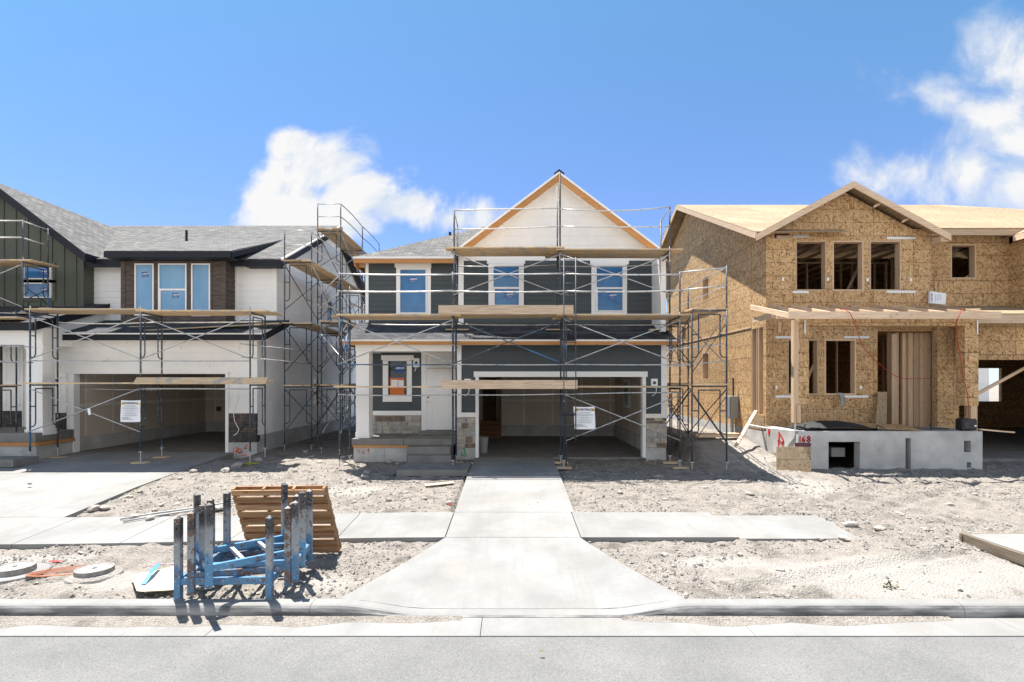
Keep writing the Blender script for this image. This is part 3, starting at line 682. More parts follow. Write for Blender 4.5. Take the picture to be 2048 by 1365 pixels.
for a, b, c, d in ((458.5, 514, 885, 827), (87, 133, 884, 826)):
    mb = MB(); fbox(mb, g1, x1(a), x1(b), z1(c), z1(d), -.1, .015)
    stones(mb, g1, x1(a), x1(b), z1(c), z1(d), .07, .13, .18, .5, [1, 2, 1], .015, .06, rnd, .007, .15)
    mb.build('stone_veneer', ['dkm', 'dk1', 'dk2'], W)
mb = MB()
fbox(mb, g1, x1(458.5), x1(480), .2, z1(885), -.2, .02); fbox(mb, g1, x1(480.3), WX + .01, .2, z1(885), -.2, .02); fbox(mb, g1, x1(68), x1(142), .2, z1(884), -.2, .01)
mb.box(WX - .2, WX + .01, E1 + .2, 30, .1, 1.14); mb.build('foundation', 'found', W)
mb = MB(); u = x1; w = z1
stroke(mb, g1, [[(u(468.2), w(896)), (u(467.3), w(907.5))], [(u(471.3), w(896)), (u(476), w(896)), (u(472.5), w(907.5))], [(u(471), w(903)), (u(476), w(902))], [(u(480), w(897)), (u(477.5), w(900)), (u(478), w(905)), (u(481), w(905.5)), (u(484.5), w(903.5)), (u(483.5), w(899)), (u(480), w(897))], [(u(478), w(905.5)), (u(485.5), w(905))],
     [(u(495.5), w(890.5)), (u(493.5), w(890.3)), (u(493.2), w(897)), (u(489.5), w(896.3)), (u(493), w(898))], [(u(484.5), w(910.5)), (u(494), w(910.5))]], .032, .024); mb.build('paint_mark', 'orange_paint', W)
mb = MB(); u = x1(474)
mb.tube([g1.pt(x1(478), z1(775), .02), g1.pt(x1(477), z1(800), .03), g1.pt(x1(469), z1(825), .07), g1.pt(x1(472), z1(842), .09), g1.pt(x1(481), z1(858), .1), g1.pt(x1(478), z1(866), .1), g1.pt(x1(471), z1(871), .12)], .011, 5); mb.build('wire', 'trim', W)
# garage room
mb = MB(); gx0, gx1, gy1, gz1 = x1(140), x1(460), 24.5, 3.3
for q in ([(gx0, 17.2, 1.05), (gx0, gy1, 1.05), (gx0, gy1, gz1), (gx0, 17.2, gz1)], [(gx1, 17.2, 1.05), (gx1, gy1, 1.05), (gx1, gy1, gz1), (gx1, 17.2, gz1)],
          [(gx0, gy1, 1.05), (gx1, gy1, 1.05), (gx1, gy1, gz1), (gx0, gy1, gz1)], [(gx0, 17.2, gz1), (gx1, 17.2, gz1), (gx1, gy1, gz1), (gx0, gy1, gz1)]): mb.face(q)
mb.build('garage_lining', 'drywall', W)
mb = MB(); mb.box(gx0, gx0 + .08, 17.2, gy1, .6, 1.05); mb.box(gx1 - .08, gx1, 17.2, gy1, .6, 1.05); mb.box(gx0 + .08, gx1 - .08, gy1 - .08, gy1, .6, 1.05); build_each(mb, 'stem_wall', 'found', W)
mb = MB()
for k in range(6):
    x = gx0 + .45 + k * .95
    if x + .09 < gx1: mb.face([(x, gy1 - .003, 1.05), (x + .05, gy1 - .003, 1.05), (x + .05, gy1 - .003, gz1), (x, gy1 - .003, gz1)])
    y = 17.6 + k * 1.2; mb.face([(gx0 + .003, y, 1.05), (gx0 + .003, y + .06, 1.05), (gx0 + .003, y + .06, gz1), (gx0 + .003, y, gz1)])
mb.face([(gx0, gy1 - .0035, 2.05), (gx1, gy1 - .0035, 2.05), (gx1, gy1 - .0035, 2.15), (gx0, gy1 - .0035, 2.15)]); mb.face([(gx0 + .0035, 17.2, 2.05), (gx0 + .0035, gy1, 2.05), (gx0 + .0035, gy1, 2.15), (gx0 + .0035, 17.2, 2.15)])
build_each(mb, 'taped_joint', 'mud', W)
mb = MB(); mb.box(gx0, gx1, 17.05, gy1, .3, .6); mb.build('garage_floor', 'slab', W)
mb = MB(); mb.box(XX(433, 24.45), XX(441, 24.45), 24.43, 24.49, 1.55, 1.75); mb.build('electrical_box', 'ink', W)
# brown bay
EB = 17.8; gb = front(EB); xb = lambda p: XX(p, EB); zb_ = lambda p: ZZ(p, EB); BX0, BX1 = xb(243), xb(451)
zbt, zbb = 7.02, ZZ(656, EB)
mb = MB(); mb.box(BX0, BX1, EB, E2, zbb, zbt); mb.build('bay_wall', 'brown', W)
wins = [(271, 309, 528, 632, None, (291, 550)), (318, 374.5, 528, 632, 580, (352, 592)), (384, 421.5, 528, 633, None, None)]
hl = [(xb(a), xb(b), zb_(d), zb_(c)) for a, b, c, d, *_ in wins]
mb = MB(); siding(mb, gb, BX0 + .12, BX1 - .12, zbb, zb_(519), [(xb(267), xb(425), zb_(637), zb_(523))], e=.17, proud=.02); siding(mb, side(BX1, 1), EB + .05, E2, zbb, zbt - .1, e=.17, proud=.02); mb.build('siding', 'brown', W)
mb = MB()
fbox(mb, gb, BX0, BX0 + .14, zbb, zbt, 0, .035); fbox(mb, gb, BX1 - .14, BX1 + .03, zbb, zbt, 0, .035); fbox(mb, gb, BX0 + .14, BX1 - .14, zb_(519), zbt, 0, .03)
fbox(mb, gb, xb(267), xb(425), zb_(528), zb_(522), 0, .03); fbox(mb, gb, xb(267), xb(425), zb_(642), zb_(633), 0, .03)
for a, b in ((267, 271), (309, 318), (374.5, 384), (421.5, 425)): fbox(mb, gb, xb(a), xb(b), zb_(633), zb_(528), 0, .028)
build_each(mb, 'bay_trim', 'brown', W)
for a, b, c, d, ml, st in wins:
    window(W, gb, xb(a), xb(b), zb_(d), zb_(c), 'film', mull=zb_(ml) if ml else None, n=.03, fw=.04, sticker=(xb(st[0]), zb_(st[1])) if st else None)
# main roof
RX = -7.83; zE = lambda y: 7.05 + (y - 18) * .479
mb = MB(); yr = 24.2
mb.slab([(-14.4, 18, zE(18)), (RX, 18, zE(18)), (RX, yr, zE(yr)), (-26, yr, zE(yr)), (-26, 23, zE(23)), (-17.4, 23.4, zE(23.4))], .08)
mb.slab([(RX, yr, zE(yr)), (RX, 30.4, zE(18)), (-26, 30.4, zE(18)), (-26, yr, zE(yr))], .08)
mb.build('roof', 'shingle', W)
zs0, ys0, sl = 7.12, 17.2, .364
xa, xbb = XX(208, ys0), XX(462, ys0)
ym = (zs0 - sl * ys0 - 7.05 + 18 * .479) / (.479 - sl) + .1
mb = MB(); mb.slab([(xa, ys0, zs0), (xbb, ys0, zs0), (xbb, ym, zs0 + sl * (ym - ys0)), (xa, ym, zs0 + sl * (ym - ys0))], .06); mb.build('shed_roof', 'shingle', W)
mb = MB(); mb.box(xa, xbb, ys0 - .02, ys0 + .02, zs0 - .22, zs0 - .03)
mb.prism([(xbb, ys0 + .02, zs0 - .22), (xbb, ym, zs0 + sl * (ym - ys0) - .22), (xbb, ym, zs0 + sl * (ym - ys0) - .02), (xbb, ys0 + .02, zs0 - .03)], (.025, 0, 0))
mb.prism([(xa, ys0 + .02, zs0 - .22), (xa, ym, zs0 + sl * (ym - ys0) - .22), (xa, ym, zs0 + sl * (ym - ys0) - .02), (xa, ys0 + .02, zs0 - .03)], (-.025, 0, 0))
mb.box(XX(462, 17.95), RX, 17.95, 17.99, zE(18) - .27, zE(18) - .06); mb.box(-14.5, xa + .3, 17.95, 17.99, zE(18) - .3, zE(18) - .06)
mb.prism([(RX, 17.95, zE(17.95) - .28), (RX, yr, zE(yr) - .28), (RX, 30.4, zE(18) - .28), (RX, 30.4, zE(18) - .07), (RX, yr, zE(yr) - .07), (RX, 17.95, zE(17.95) - .07)], (.03, 0, 0))
build_each(mb, 'fascia', 'navy', W)
mb = MB(); mb.box(xa, xbb, ys0 + .02, E2, zs0 - .21, zs0 - .19); mb.box(xbb + .03, RX, 17.99, E2, zE(18) - .26, zE(18) - .245); mb.prism([(WX, 18, zE(18) - .25), (WX, yr, zE(yr) - .25), (WX, 30.4, zE(18) - .25), (WX, 30.4, zE(18) - .22), (WX, yr, zE(yr) - .22), (WX, 18, zE(18) - .22)], (RX - WX, 0, 0)); mb.build('soffit', 'navy', W)
mb = MB(); mb.prism([(RX - .015, 18, zE(18) + .005), (RX - .015, yr, zE(yr) + .005), (RX - .015, 30.4, zE(18) + .005), (RX - .015, 30.4, zE(18) - .06), (RX - .015, yr, zE(yr) - .06), (RX - .015, 18, zE(18) - .06)], (.04, 0, 0)); build_each(mb, 'drip_edge', 'trim', W)
v = P(373, 480, 20.6); v.z = zE(20.6) - .05; mb = MB(); mb.tube([v, v + Vector((0, 0, .52))], .045, 10); mb.tube([v, v + Vector((0, 0, .12))], [.14, .06], 10); mb.build('vent_pipe', 'navy', W)
# right side wall
ws = side(WX, 1)
swins = [(23.3, 24.0, 5.4, 6.5), (21.7, 22.3, 1.85, 3.05)]
mb = MB(); wall(mb, ws, E2, 30, .95, 6.95, [], .15); wall(mb, ws, E1, E2, .95, 4.6, [], .15); mb.prism([(WX, E2, 6.95), (WX, yr, zE(yr) - .3), (WX, 30, 6.95)], (-.15, 0, 0)); mb.box(-20, WX, 29.85, 30, .9, 7); mb.build('wall', 'white', W)
mb = MB(); siding(mb, ws, E1 + .03, 30, 1.15, 4.4, [swins[1]], e=.2, proud=.012); siding(mb, ws, E2 + .03, 30, 4.4, 6.95, [swins[0]], e=.2, proud=.012)
def sclip(wz): t_ = (zE(yr) - .3 - wz) / .479; return yr - t_, yr + t_
siding(mb, ws, E2, 30, 6.95, zE(yr) - .3, clip=sclip, e=.2, proud=.012); mb.build('siding', 'white', W)
for q in swins: window(W, ws, *q, glass='glass', n=.03)
# lower shed roof over the garage
e0, ze0 = 16.55, ZZ(667, 16.55); sx0, sx1 = XX(95, e0), XX(527, e0); sl2 = .34
mb = MB(); mb.slab([(sx0, e0, ze0), (sx1, e0, ze0), (sx1, E2, ze0 + sl2 * (E2 - e0)), (sx0, E2, ze0 + sl2 * (E2 - e0))], .06); mb.build('skirt_roof', 'shingle_shaded', W)
mb = MB(); mb.box(sx0, sx1, e0 - .02, e0 + .02, ze0 - .22, ze0 - .03)
for sx in (sx0 - .025, sx1): mb.prism([(sx, e0 + .02, ze0 - .22), (sx, E2, ze0 + sl2 * (E2 - e0) - .22), (sx, E2, ze0 + sl2 * (E2 - e0) + .02), (sx, e0 + .02, ze0 + .0)], (.025, 0, 0))
build_each(mb, 'fascia', 'navy', W)
mb = MB(); mb.box(sx0, sx1, e0 + .02, E1, ze0 - .21, ze0 - .19); mb.build('soffit', 'trim', W)
mb = MB(); mb.box(sx0, sx1, e0 - .03, e0 - .021, ze0 - .035, ze0 + .005); build_each(mb, 'drip_edge', 'trim', W)
mb = MB(); mb.prism([(WX - .02, E1, ze0 - .2), (WX - .02, E2, ze0 - .2), (WX - .02, E2, ze0 + sl2 * (E2 - e0) - .07), (WX - .02, E1, ze0 + sl2 * (E1 - e0) - .07)], (.03, 0, 0)); mb.build('wall', 'white', W)
# entry porch
dp = 15.85; fp = front(dp); xp = lambda p: XX(p, dp); zp_ = lambda p: ZZ(p, dp)
mb = MB(); mb.box(xp(52), xp(85), dp, dp + .45, zp_(862), zp_(690)); mb.box(xp(50), xp(87.5), dp - .02, dp + .47, zp_(871), zp_(859)); mb.box(xp(50), xp(87.5), dp - .02, dp + .47, zp_(698), zp_(690)); mb.build('column', 'trim', W, bevel=.006)
mb = MB(); mb.box(-22, xp(86), dp - .02, dp + .4, zp_(690), zp_(655)); mb.box(xp(60), xp(86), dp + .4, E1, zp_(690), zp_(655)); mb.build('porch_beam', 'trim', W)
yp, zp0, sl3 = 15.5, 4.6, .335; rx = XX(68, yp)
mb = MB(); mb.slab([(-22, yp, zp0), (rx, yp, zp0), (rx, 18.4, zp0 + sl3 * 2.9), (-22, 18.4, zp0 + sl3 * 2.9)], .06); mb.build('porch_roof', 'shingle_shaded', W)
mb = MB(); mb.box(-22, rx, yp - .02, yp + .02, zp0 - .24, zp0 - .03); mb.prism([(rx, yp, zp0 - .24), (rx, 18.4, zp0 + sl3 * 2.9 - .24), (rx, 18.4, zp0 + sl3 * 2.9 + .01), (rx, yp, zp0 + .01)], (.03, 0, 0)); build_each(mb, 'fascia', 'navy', W)
mb = MB(); mb.prism([(rx - .25, dp + .3, 4.1), (rx - .25, E2, 4.1), (rx - .25, E2, zp0 + sl3 * 2.9 - .1), (rx - .25, dp + .3, zp0 + sl3 * .35)], (.1, 0, 0)); mb.build('porch_side_wall', 'white', W)
mb = MB(); mb.box(-22, rx - .3, yp + .02, 18.3, zp0 - .25, zp0 - .22); mb.build('porch_ceiling', 'trim', W)
mb = MB(); mb.box(-22, XX(71, 15.6), 15.6, E1 - .02, ZZ(885, 15.6), ZZ(867, 15.6)); mb.box(-22, XX(68, 17), E1 - .019, 17.9, ZZ(885, 15.6), ZZ(867, 15.6)); mb.build('porch_slab', 'slab', W, bevel=.012)
mb = MB(); mb.box(-22, XX(71, 15.6) - .02, 15.62, 15.66, ZZ(893, 15.6), ZZ(885.4, 15.6)); mb.box(XX(71, 15.6) - .02, XX(71, 15.6) + .02, 15.66, 17, ZZ(893, 15.6), ZZ(885.4, 15.6)); mb.build('form_board', 'cedar', W)
mb = MB()
for a, b in ((-22, -15.9), (-15.895, -14.99), (-14.985, XX(71, 15.6) - .03)): mb.box(a, b, 15.66, 15.9, .2, ZZ(885.4, 15.6))
mb.box(XX(71, 15.6) - .25, XX(71, 15.6) - .03, 15.9, 17, .2, ZZ(885.4, 15.6)); mb.build('porch_foundation', 'found', W)
mb = MB(); wall(mb, front(17.9), -22, XX(68, 17), 1.3, 4.4, [], .15); mb.box(XX(68, 17), XX(68, 17) + .1, 17, 17.95, 1, 4.4); mb.build('wall', 'white', W)
fd = front(17.9); xd = lambda p: XX(p, 17.9); zd = lambda p: ZZ(p, 17.9)
mb = MB(); fbox(mb, fd, xd(8), xd(48), zd(858), zd(692), 0, .04); dr = mb.build('door', 'white', W)
mb = MB()
for q in ((14, 42, 700, 760), (14, 42, 770, 812)):
    for r in ((q[0], q[1], q[2], q[2] + 1.4), (q[0], q[1], q[3] - 1.4, q[3]), (q[0], q[0] + 1.4, q[2], q[3]), (q[1] - 1.4, q[1], q[2], q[3])): fbox(mb, fd, xd(r[0]), xd(r[1]), zd(r[3]), zd(r[2]), .04, .052)
mb.build('door_panel', 'white', dr)
for a, b, c, d in ((-60, 5, 858, 690), (8.5, 46, 862, 822)):
    mb = MB(); fbox(mb, fd, xd(a), xd(b), zd(c), zd(d), 0, .02 + .03 * (a > 0)); stones(mb, fd, xd(a), xd(b), zd(c), zd(d), .07, .13, .18, .5, [1, 2, 1], .02 + .03 * (a > 0), .06 + .03 * (a > 0), rnd, .007, .15); mb.build('stone_veneer', ['dkm', 'dk1', 'dk2'], W)
mb = MB()
for q in ((96, 122, 700, 737), (96, 122, 755, 815)):
    for r in ((q[0], q[1], q[2], q[2] + 1), (q[0], q[1], q[3] - 1, q[3]), (q[0], q[0] + 1, q[2], q[3]), (q[1] - 1, q[1], q[2], q[3])): fbox(mb, g1, x1(r[0]), x1(r[1]), z1(r[3]), z1(r[2]), .01, .025)
build_each(mb, 'panel_trim', 'trim', W)
mb = MB(); mb.tube([g1.pt(x1(112.5), z1(761), .01), g1.pt(x1(112.5), z1(761), .04)], .04, 10); mb.build('electrical_box', 'ink', W)
# olive gable
OX, OY = -14.5, 17.94; go = front(OY); rxg, rzg, slg = -17.4, 9.61, .764
mb = MB(); zt = rzg - .12 - slg * (OX - rxg)
mb.prism([(OX, OY, 4.9), (OX, OY, zt), (rxg, OY, rzg - .12), (rxg - (OX - rxg), OY, zt), (rxg - (OX - rxg), OY, 4.9)], (0, .5, 0)); mb.build('gable_wall', 'olive', W)
mb = MB()
for k in range(18):
    u = XX(152, OY) - k * .408
    fbox(mb, go, u - .025, u + .025, 5.0, rzg - .12 - slg * abs(u - rxg), 0, .025)
fbox(mb, go, OX - .1, OX + .02, 5, zt, -.03, .03)
xo = lambda p: XX(p, OY); zo = lambda p: ZZ(p, OY)
for (c, d) in ((531, 560), (567, 597)): fbox(mb, go, xo(44), xo(112), zo(d + 6), zo(c - 6), 0, .03)
build_each(mb, 'batten', 'olive', W)
for (c, d) in ((531, 560), (567, 597)): window(W, go, xo(51), xo(106), zo(d), zo(c), 'film_dark', n=.075, fw=.035, sticker=(xo(92), zo((c + d) / 2)))
mb = MB(); gy = 17.55
for sg in (1, -1):
    a, b = Vector((rxg, gy, rzg)), Vector((rxg + sg * 3.25, gy, rzg - slg * 3.25)); dy = Vector((0, 6.2, 0))
    if sg > 0: mb.slab([b, b + Vector((0, .9, 0)), a + dy, a], .06)
    else: mb.slab([b, a, a + dy, b + dy], .06)
mb.build('gable_roof', 'shingle', W)
mb = MB()
for sg in (1, -1):
    a, b = Vector((rxg, gy - .02, rzg + .01)), Vector((rxg + sg * 3.28, gy - .02, rzg + .01 - slg * 3.28))
    mb.prism([a, b, b - Vector((0, 0, .30)), a - Vector((0, 0, .30))], (0, .05, 0))
b = Vector((rxg + 3.25, gy, rzg - slg * 3.25)); mb.prism([b + Vector((0, .03, 0)), b + Vector((0, .9, 0)), b + Vector((0, .9, -.26)), b + Vector((0, .03, -.26))], (.03, 0, 0))
build_each(mb, 'barge_board', 'navy', W)
mb = MB(); mb.box(-22, OX + .3, 17.95 - .6, OY, 4.88, 5.0); mb.build('ledge', 'navy', W)
# ================================================================== the strand board house on the right
B = thing('unfinished_house', 'unfinished two-storey house sheathed in bare strand board with front gable, on grey foundation', 'house', (11, 16, .5))
rnd = random.Random(9)
BX, BD = 7.72, 16.1
fb = front(BD); sb = side(BX, -1)
xb = lambda p: XX(p, BD); zb_ = lambda p: ZZ(p, BD)
FL = 1.42
up = [(xb(a), xb(b), zb_(582), zb_(482)) for a, b in ((1591, 1653), (1665, 1727), (1739, 1802))]
small = (xb(1546), xb(1583), zb_(480), zb_(463.5))
low = [(xb(a), xb(b), zb_(790), zb_(679)) for a, b in ((1575, 1637), (1649, 1712))]
dr = (xb(1755), xb(1875), FL - .1, zb_(655))
mb = MB(); wall(mb, fb, BX, 12.72, 4.62, 7.5, up + [small], .16); wall(mb, fb, BX, xb(1918), FL, 4.62, low + [dr], .16)
gx, gz_, gs = 10.12, 8.81, .545
def gl(w): h = (gz_ - .2 - w) / gs; return gx - h, gx + h
l, r = max(gl(7.5)[0], BX), min(gl(7.5)[1], 12.72)
mb.prism([(l, BD, 7.5), (r, BD, 7.5), (gx, BD, gz_ - .2)], (0, .16, 0))
mb.build('front_wall', 'osb', B)
swin = [(20.8, 21.5, 6.1, 7.1), (20.8, 21.5, 2.96, 4.05), (23.5, 23.95, 4.75, 5.35), (16.3, 17.1, 1.85, 4.55)]
mb = MB(); wall(mb, sb, BD + .163, 26.2, 1.36, 7.45, swin, .16)
mb.prism([(BX, BD + .163, 7.45), (BX, 23.3, 10.45), (BX, 26.2, 9.1), (BX, 26.2, 7.45)], (.16, 0, 0)); mb.build('side_wall', 'osb', B)
mb = MB(); fbox(mb, sb, 17.1, 26.2, 4.6, 4.64, 0, .02); mb.build('belt', 'lumber', B)
mb = MB(); wall(mb, front(16.85), 12.72, 15.8, 4.5, 7.5, [(XX(1901, 16.85), XX(1952, 16.85), ZZ(558, 16.85), ZZ(489, 16.85))], .16); mb.build('recess_wall', 'osb', B)
mb = MB(); mb.box(12.56, 12.72, BD + .16, 16.85, 4.5, 7.4); mb.box(15.79, 22, 15.6, 16.85, 4.5, 7.25); mb.prism([(15.79, 15.6, 7.25), (22, 15.6, 7.25), (18.9, 15.6, 8.8)], (0, .16, 0)); mb.box(22, 26, 16.7, 16.85, .6, 7.5); mb.box(25.85, 26, 16.85, 26.2, .6, 7.5); mb.box(22, 22.15, 15.4, 16.7, .6, 4.9); mb.build('bay_wall', 'osb', B)
mb = MB(); wall(mb, front(15.4), 13.28, 22, .6, 4.6, [(13.36, 18.4, .6, ZZ(720, 15.4))], .16); mb.build('garage_wall', 'osb', B)
# window openings get lumber linings
def lining(fr, q, t=.16, w=.04, mat='lumber_v', sides='lrtb'):
    mb = MB()
    if 'l' in sides: fbox(mb, fr, q[0] - .0, q[0] + w, q[2], q[3], -t - .05, .004)
    if 'r' in sides: fbox(mb, fr, q[1] - w, q[1], q[2], q[3], -t - .05, .004)
    if 't' in sides: fbox(mb, fr, q[0] + w, q[1] - w, q[3] - w, q[3], -t - .05, .004)
    if 'b' in sides: fbox(mb, fr, q[0] + w, q[1] - w, q[2], q[2] + w, -t - .05, .004)
    return mb.build('window_frame', mat, B)
for q in up + low: lining(fb, q)
lining(fb, small); lining(front(16.85), (XX(1901, 16.85), XX(1952, 16.85), ZZ(558, 16.85), ZZ(489, 16.85)))
for q in swin[:3]: lining(sb, q)
mb = MB(); fbox(mb, fb, xb(1554), xb(1581), zb_(478), zb_(471), -.1, -.02); mb.build('blocking', 'lumber', B)
mb = MB()
for u in (16.27, 16.6, 16.72, 17.06): fbox(mb, sb, u - .02, u + .02, 1.85, 4.55, -.14, -.002)
build_each(mb, 'corner_stud', 'lumber_v', B)
mb = MB(); fbox(mb, sb, BD + .1, 17.4, 1.38, 1.82, .002, .02); mb.build('rim_board', 'osb_floor', B)
# storeys, inner studs and braces
mb = MB(); mb.box(BX + .17, 25.8, BD + .17, 26, 4.42, 4.72); mb.box(BX + .17, 13.25, BD + .17, 26, 1.1, FL); mb.box(13.25, 13.4, 16.3, 26, .6, 4.42); mb.build('floor', 'osb', B)
mb = MB(); mb.box(BX, 22, 26.2, 26.35, .6, 4.4) if False else None
wall(mb, front(26.2), BX, 26, .6, 9.0, [(23.06, 24.2, 1.93, 3.57)], .15); mb.build('back_wall', 'osb', B)
def studs(y, x0, x1, z0, z1, step=.41, skip=()):
    k = 0; x = x0
    while x < x1:
        if k not in skip:
            mb = MB(); mb.box(x, x + .04, y, y + .09, z0 + .04, z1 - .04); mb.build('stud', 'lumber_v', B)
        x += step; k += 1
    mb = MB(); mb.box(x0, x1, y, y + .09, z0, z0 + .04); mb.box(x0, x1, y, y + .09, z1 - .04, z1); mb.build('wall_plate', 'lumber', B)
studs(18.6, BX + .4, 13.4, FL, 4.42, .41, (3, 4, 9)); studs(19.2, BX + .5, 13.6, 4.72, 7.2, .41, (2, 7)); studs(20.5, 13.4, 18.0, .6, 4.42, .61); studs(18.4, 13.2, 15.6, 4.72, 7.2, .41)
def brace(a, b, w=.04, h=.09):
    mb = MB(); mb.beam(a, b, w, h); mb.build('brace', 'lumber', B)
brace((9.2, 17.2, 2.1), (10.4, 17.6, 4.3)); brace((11.1, 17.3, 3.6), (12.3, 17.9, 4.3)); brace((10.6, 17.4, 5.0), (12.0, 18.3, 6.9)); brace((8.1, 17.3, 2.0), (9.0, 17.5, 4.2))
brace((13.2, 15.75, 2.15), (17.5, 16.3, 4.25)); brace((12.8, 16.6, 4.0), (13.6, 16.9, 3.5)); brace((13.2, 17.0, 5.3), (15.0, 17.2, 6.4))
for k in range(9):
    x = BX + .3 + k * .61
    brace((x, BD + .3, 7.2), (x, 23, 10.3 - .1), .04, .14); brace((x, BD + .3, 7.25), (x, 24, 7.25), .04, .09)
mb = MB()
for k, (a, b) in enumerate(((1778, 1782), (1790, 1798), (1805, 1816), (1817, 1826), (1827, 1838), (1839, 1850), (1851, 1862))):
    mb = MB(); y = 16.55 + .05 * (k % 3); mb.box(XX(a, y), XX(b, y), y, y + .1, FL, 4.4); mb.build('stud', 'lumber_v', B)
mb = MB(); mb.box(XX(1779, 16.5), XX(1789, 16.5), 16.4, 16.5, FL, 4.35); mb.box(XX(1867, 16.3), XX(1875, 16.3), 16.27, 16.37, FL, 4.5); build_each(mb, 'jamb', 'lumber_v', B)
for z in (2.1, 3.3, 4.05): brace((XX(1862, 16.5), 16.4, z), (XX(1872, 16.5), 16.4, z + .08))
# main roof
ZR = lambda y: 7.33 + (y - 15.75) * .442
EX = BX - .5
mb = MB(); mb.slab([(EX, 15.75, ZR(15.75)), (10, 15.75, ZR(15.75)), (10, 16.45, ZR(16.45)), (25.9, 16.45, ZR(16.45)), (19.03, 23.3, ZR(23.3)), (EX, 23.3, ZR(23.3))], .025)
mb.slab([(25.9, 16.45, ZR(16.45)), (25.9, 30.1, ZR(16.45)), (19.03, 23.3, ZR(23.3))], .025)
mb.slab([(EX, 23.3, ZR(23.3)), (19.03, 23.3, ZR(23.3)), (25.9, 30.1, ZR(16.5)), (EX, 30.1, ZR(16.5))], .025); mb.build('roof', 'osb_floor', B)
mb = MB(); t = .025
mb.prism([(EX, 15.72, ZR(15.72) - t), (EX, 23.3, ZR(23.3) - t), (EX, 30.1, ZR(16.5) - t), (EX, 30.1, ZR(16.5) - .21), (EX, 23.3, ZR(23.3) - .21), (EX, 15.72, ZR(15.72) - .21)], (.04, 0, 0)); mb.build('rake_board', 'lumber', B)
mb = MB(); mb.box(12.7, 15.9, 16.4, 16.44, ZR(16.4) - .22, ZR(16.4) - t - .004); build_each(mb, 'fascia', 'lumber', B)
for k in range(4):
    y = 17.5 + k * 1.6; mb = MB(); mb.box(EX + .041, BX, y, y + .04, ZR(y) - .16, ZR(y) - .07); mb.build('lookout', 'lumber', B)
gy = 15.7; hw = 2.88
mb = MB()
for sg in (-1, 1):
    a, b = Vector((gx, gy + .02, gz_)), Vector((gx + sg * hw, gy + .02, gz_ - gs * hw)); dy = Vector((0, 3.6, 0)); ed = Vector((0, .12, 0))
    mb.slab([b, b + ed, a + dy, a] if sg > 0 else [b, a, a + dy, b + ed], .025)
mb.build('gable_roof', 'osb_floor', B)
mb = MB()
for sg in (-1, 1):
    a, b = Vector((gx, gy - .02, gz_ - .01)), Vector((gx + sg * hw, gy - .02, gz_ - .01 - gs * hw)); h = Vector((0, 0, .195))
    mb.prism([a, b, b - h, a - h], (0, .04, 0))
build_each(mb, 'barge_board', 'lumber', B)
for (px, py) in ((1765, 405), (1822, 435)):
    v = P(px, py, 15.75); brace(v + Vector((-.22, .06, -.12)), v + Vector((0, .06, 0)), .04, .06)
mb = MB(); mb.box(12.72, 12.95, gy + .02, 16.3, 7.02, 7.06); mb.box(12.74, 12.92, gy + .04, 16.2, 7.07, 7.2); mb.build('eave_block', 'lumber', B)
mb = MB()
a, b = Vector((18.9, 15.2, 9.05)), Vector((15.5, 15.2, 7.4)); dy = Vector((0, 3.3, 0)); mb.slab([b, a, a + dy, b + dy], .025); c = Vector((22.3, 15.2, 7.4)); mb.slab([c, c + dy, a + dy, a], .025); mb.build('bay_roof', 'osb_floor', B)
mb = MB(); h = Vector((0, 0, .22)); mb.prism([a, b, b - h, a - h], (0, .04, 0)); mb.box(15.5, 15.54, 15.24, 16.4, 7.2, 7.38); build_each(mb, 'barge_board', 'lumber', B)
# small paper tags stapled to the boards
for (px, py, fr_, X_, Z_) in ((1566, 559, fb, xb, zb_), (1656, 559, fb, xb, zb_), (1735, 560, fb, xb, zb_), (1822, 560, fb, xb, zb_), (1553, 775, fb, xb, zb_), (1722, 775, fb, xb, zb_)):
    mb = MB(); fbox(mb, fr_, X_(px - 2), X_(px + 2), Z_(py + 3), Z_(py - 3), .001, .004); mb.build('paper_tag', 'paper', B)
# galvanised straps
mb = MB()
for (a, b, y, d) in ((1586, 1618, 473.5, BD), (1774, 1831, 476.5, BD), (1585, 1617, 584.5, BD), (1773, 1831, 584, BD), (1551, 1588, 675, BD), (1688, 1738, 675, BD), (1551, 1588, 793.5, BD), (1686, 1737, 793.5, BD)):
    mb = MB(); fr = front(d); fbox(mb, fr, XX(a, d), XX(b, d), ZZ(y + 2.2, d), ZZ(y - 2.2, d), .001, .006); mb.build('metal_strap', 'strap', B)
for px in (1609, 1953.5):
    mb = MB(); fr = front(14.38); fbox(mb, fr, XX(px - 1.3, 14.4), XX(px + 1.3, 14.4), ZZ(668, 14.4), ZZ(640, 14.4), .001, .006); mb.build('metal_strap', 'strap', B)
# porch: columns, header, rafters
d = 14.4
mb = MB(); mb.box(XX(1597, d), XX(1618, d), d, d + .3, ZZ(808, d), ZZ(652, d)); mb.build('column', 'osb', B)
mb = MB(); mb.box(XX(1587, d), XX(1597, d) - .003, d - .01, d + .13, ZZ(846, d), ZZ(640, d)); mb.box(XX(1592.5, d), XX(1599.5, d), d - .05, d - .012, ZZ(846, d), ZZ(810, d)); mb.build('post', 'lumber_v', B)
mb = MB(); v = P(1592, 847, d); mb.tube([v + Vector((0, .06, .02)), P(1592, 863, d) + Vector((0, .06, 0))], .025, 8); mb.build('post_anchor', 'strap', B)
mb = MB(); mb.box(XX(1930, d), XX(1957, d), d, d + .3, ZZ(812, d), ZZ(652, d)); mb.build('column', 'osb', B)
mb = MB(); mb.box(XX(1943, d), XX(1956, d), d + .02, d + .16, 1.5, ZZ(812, d)); mb.build('post', 'lumber_v', B)
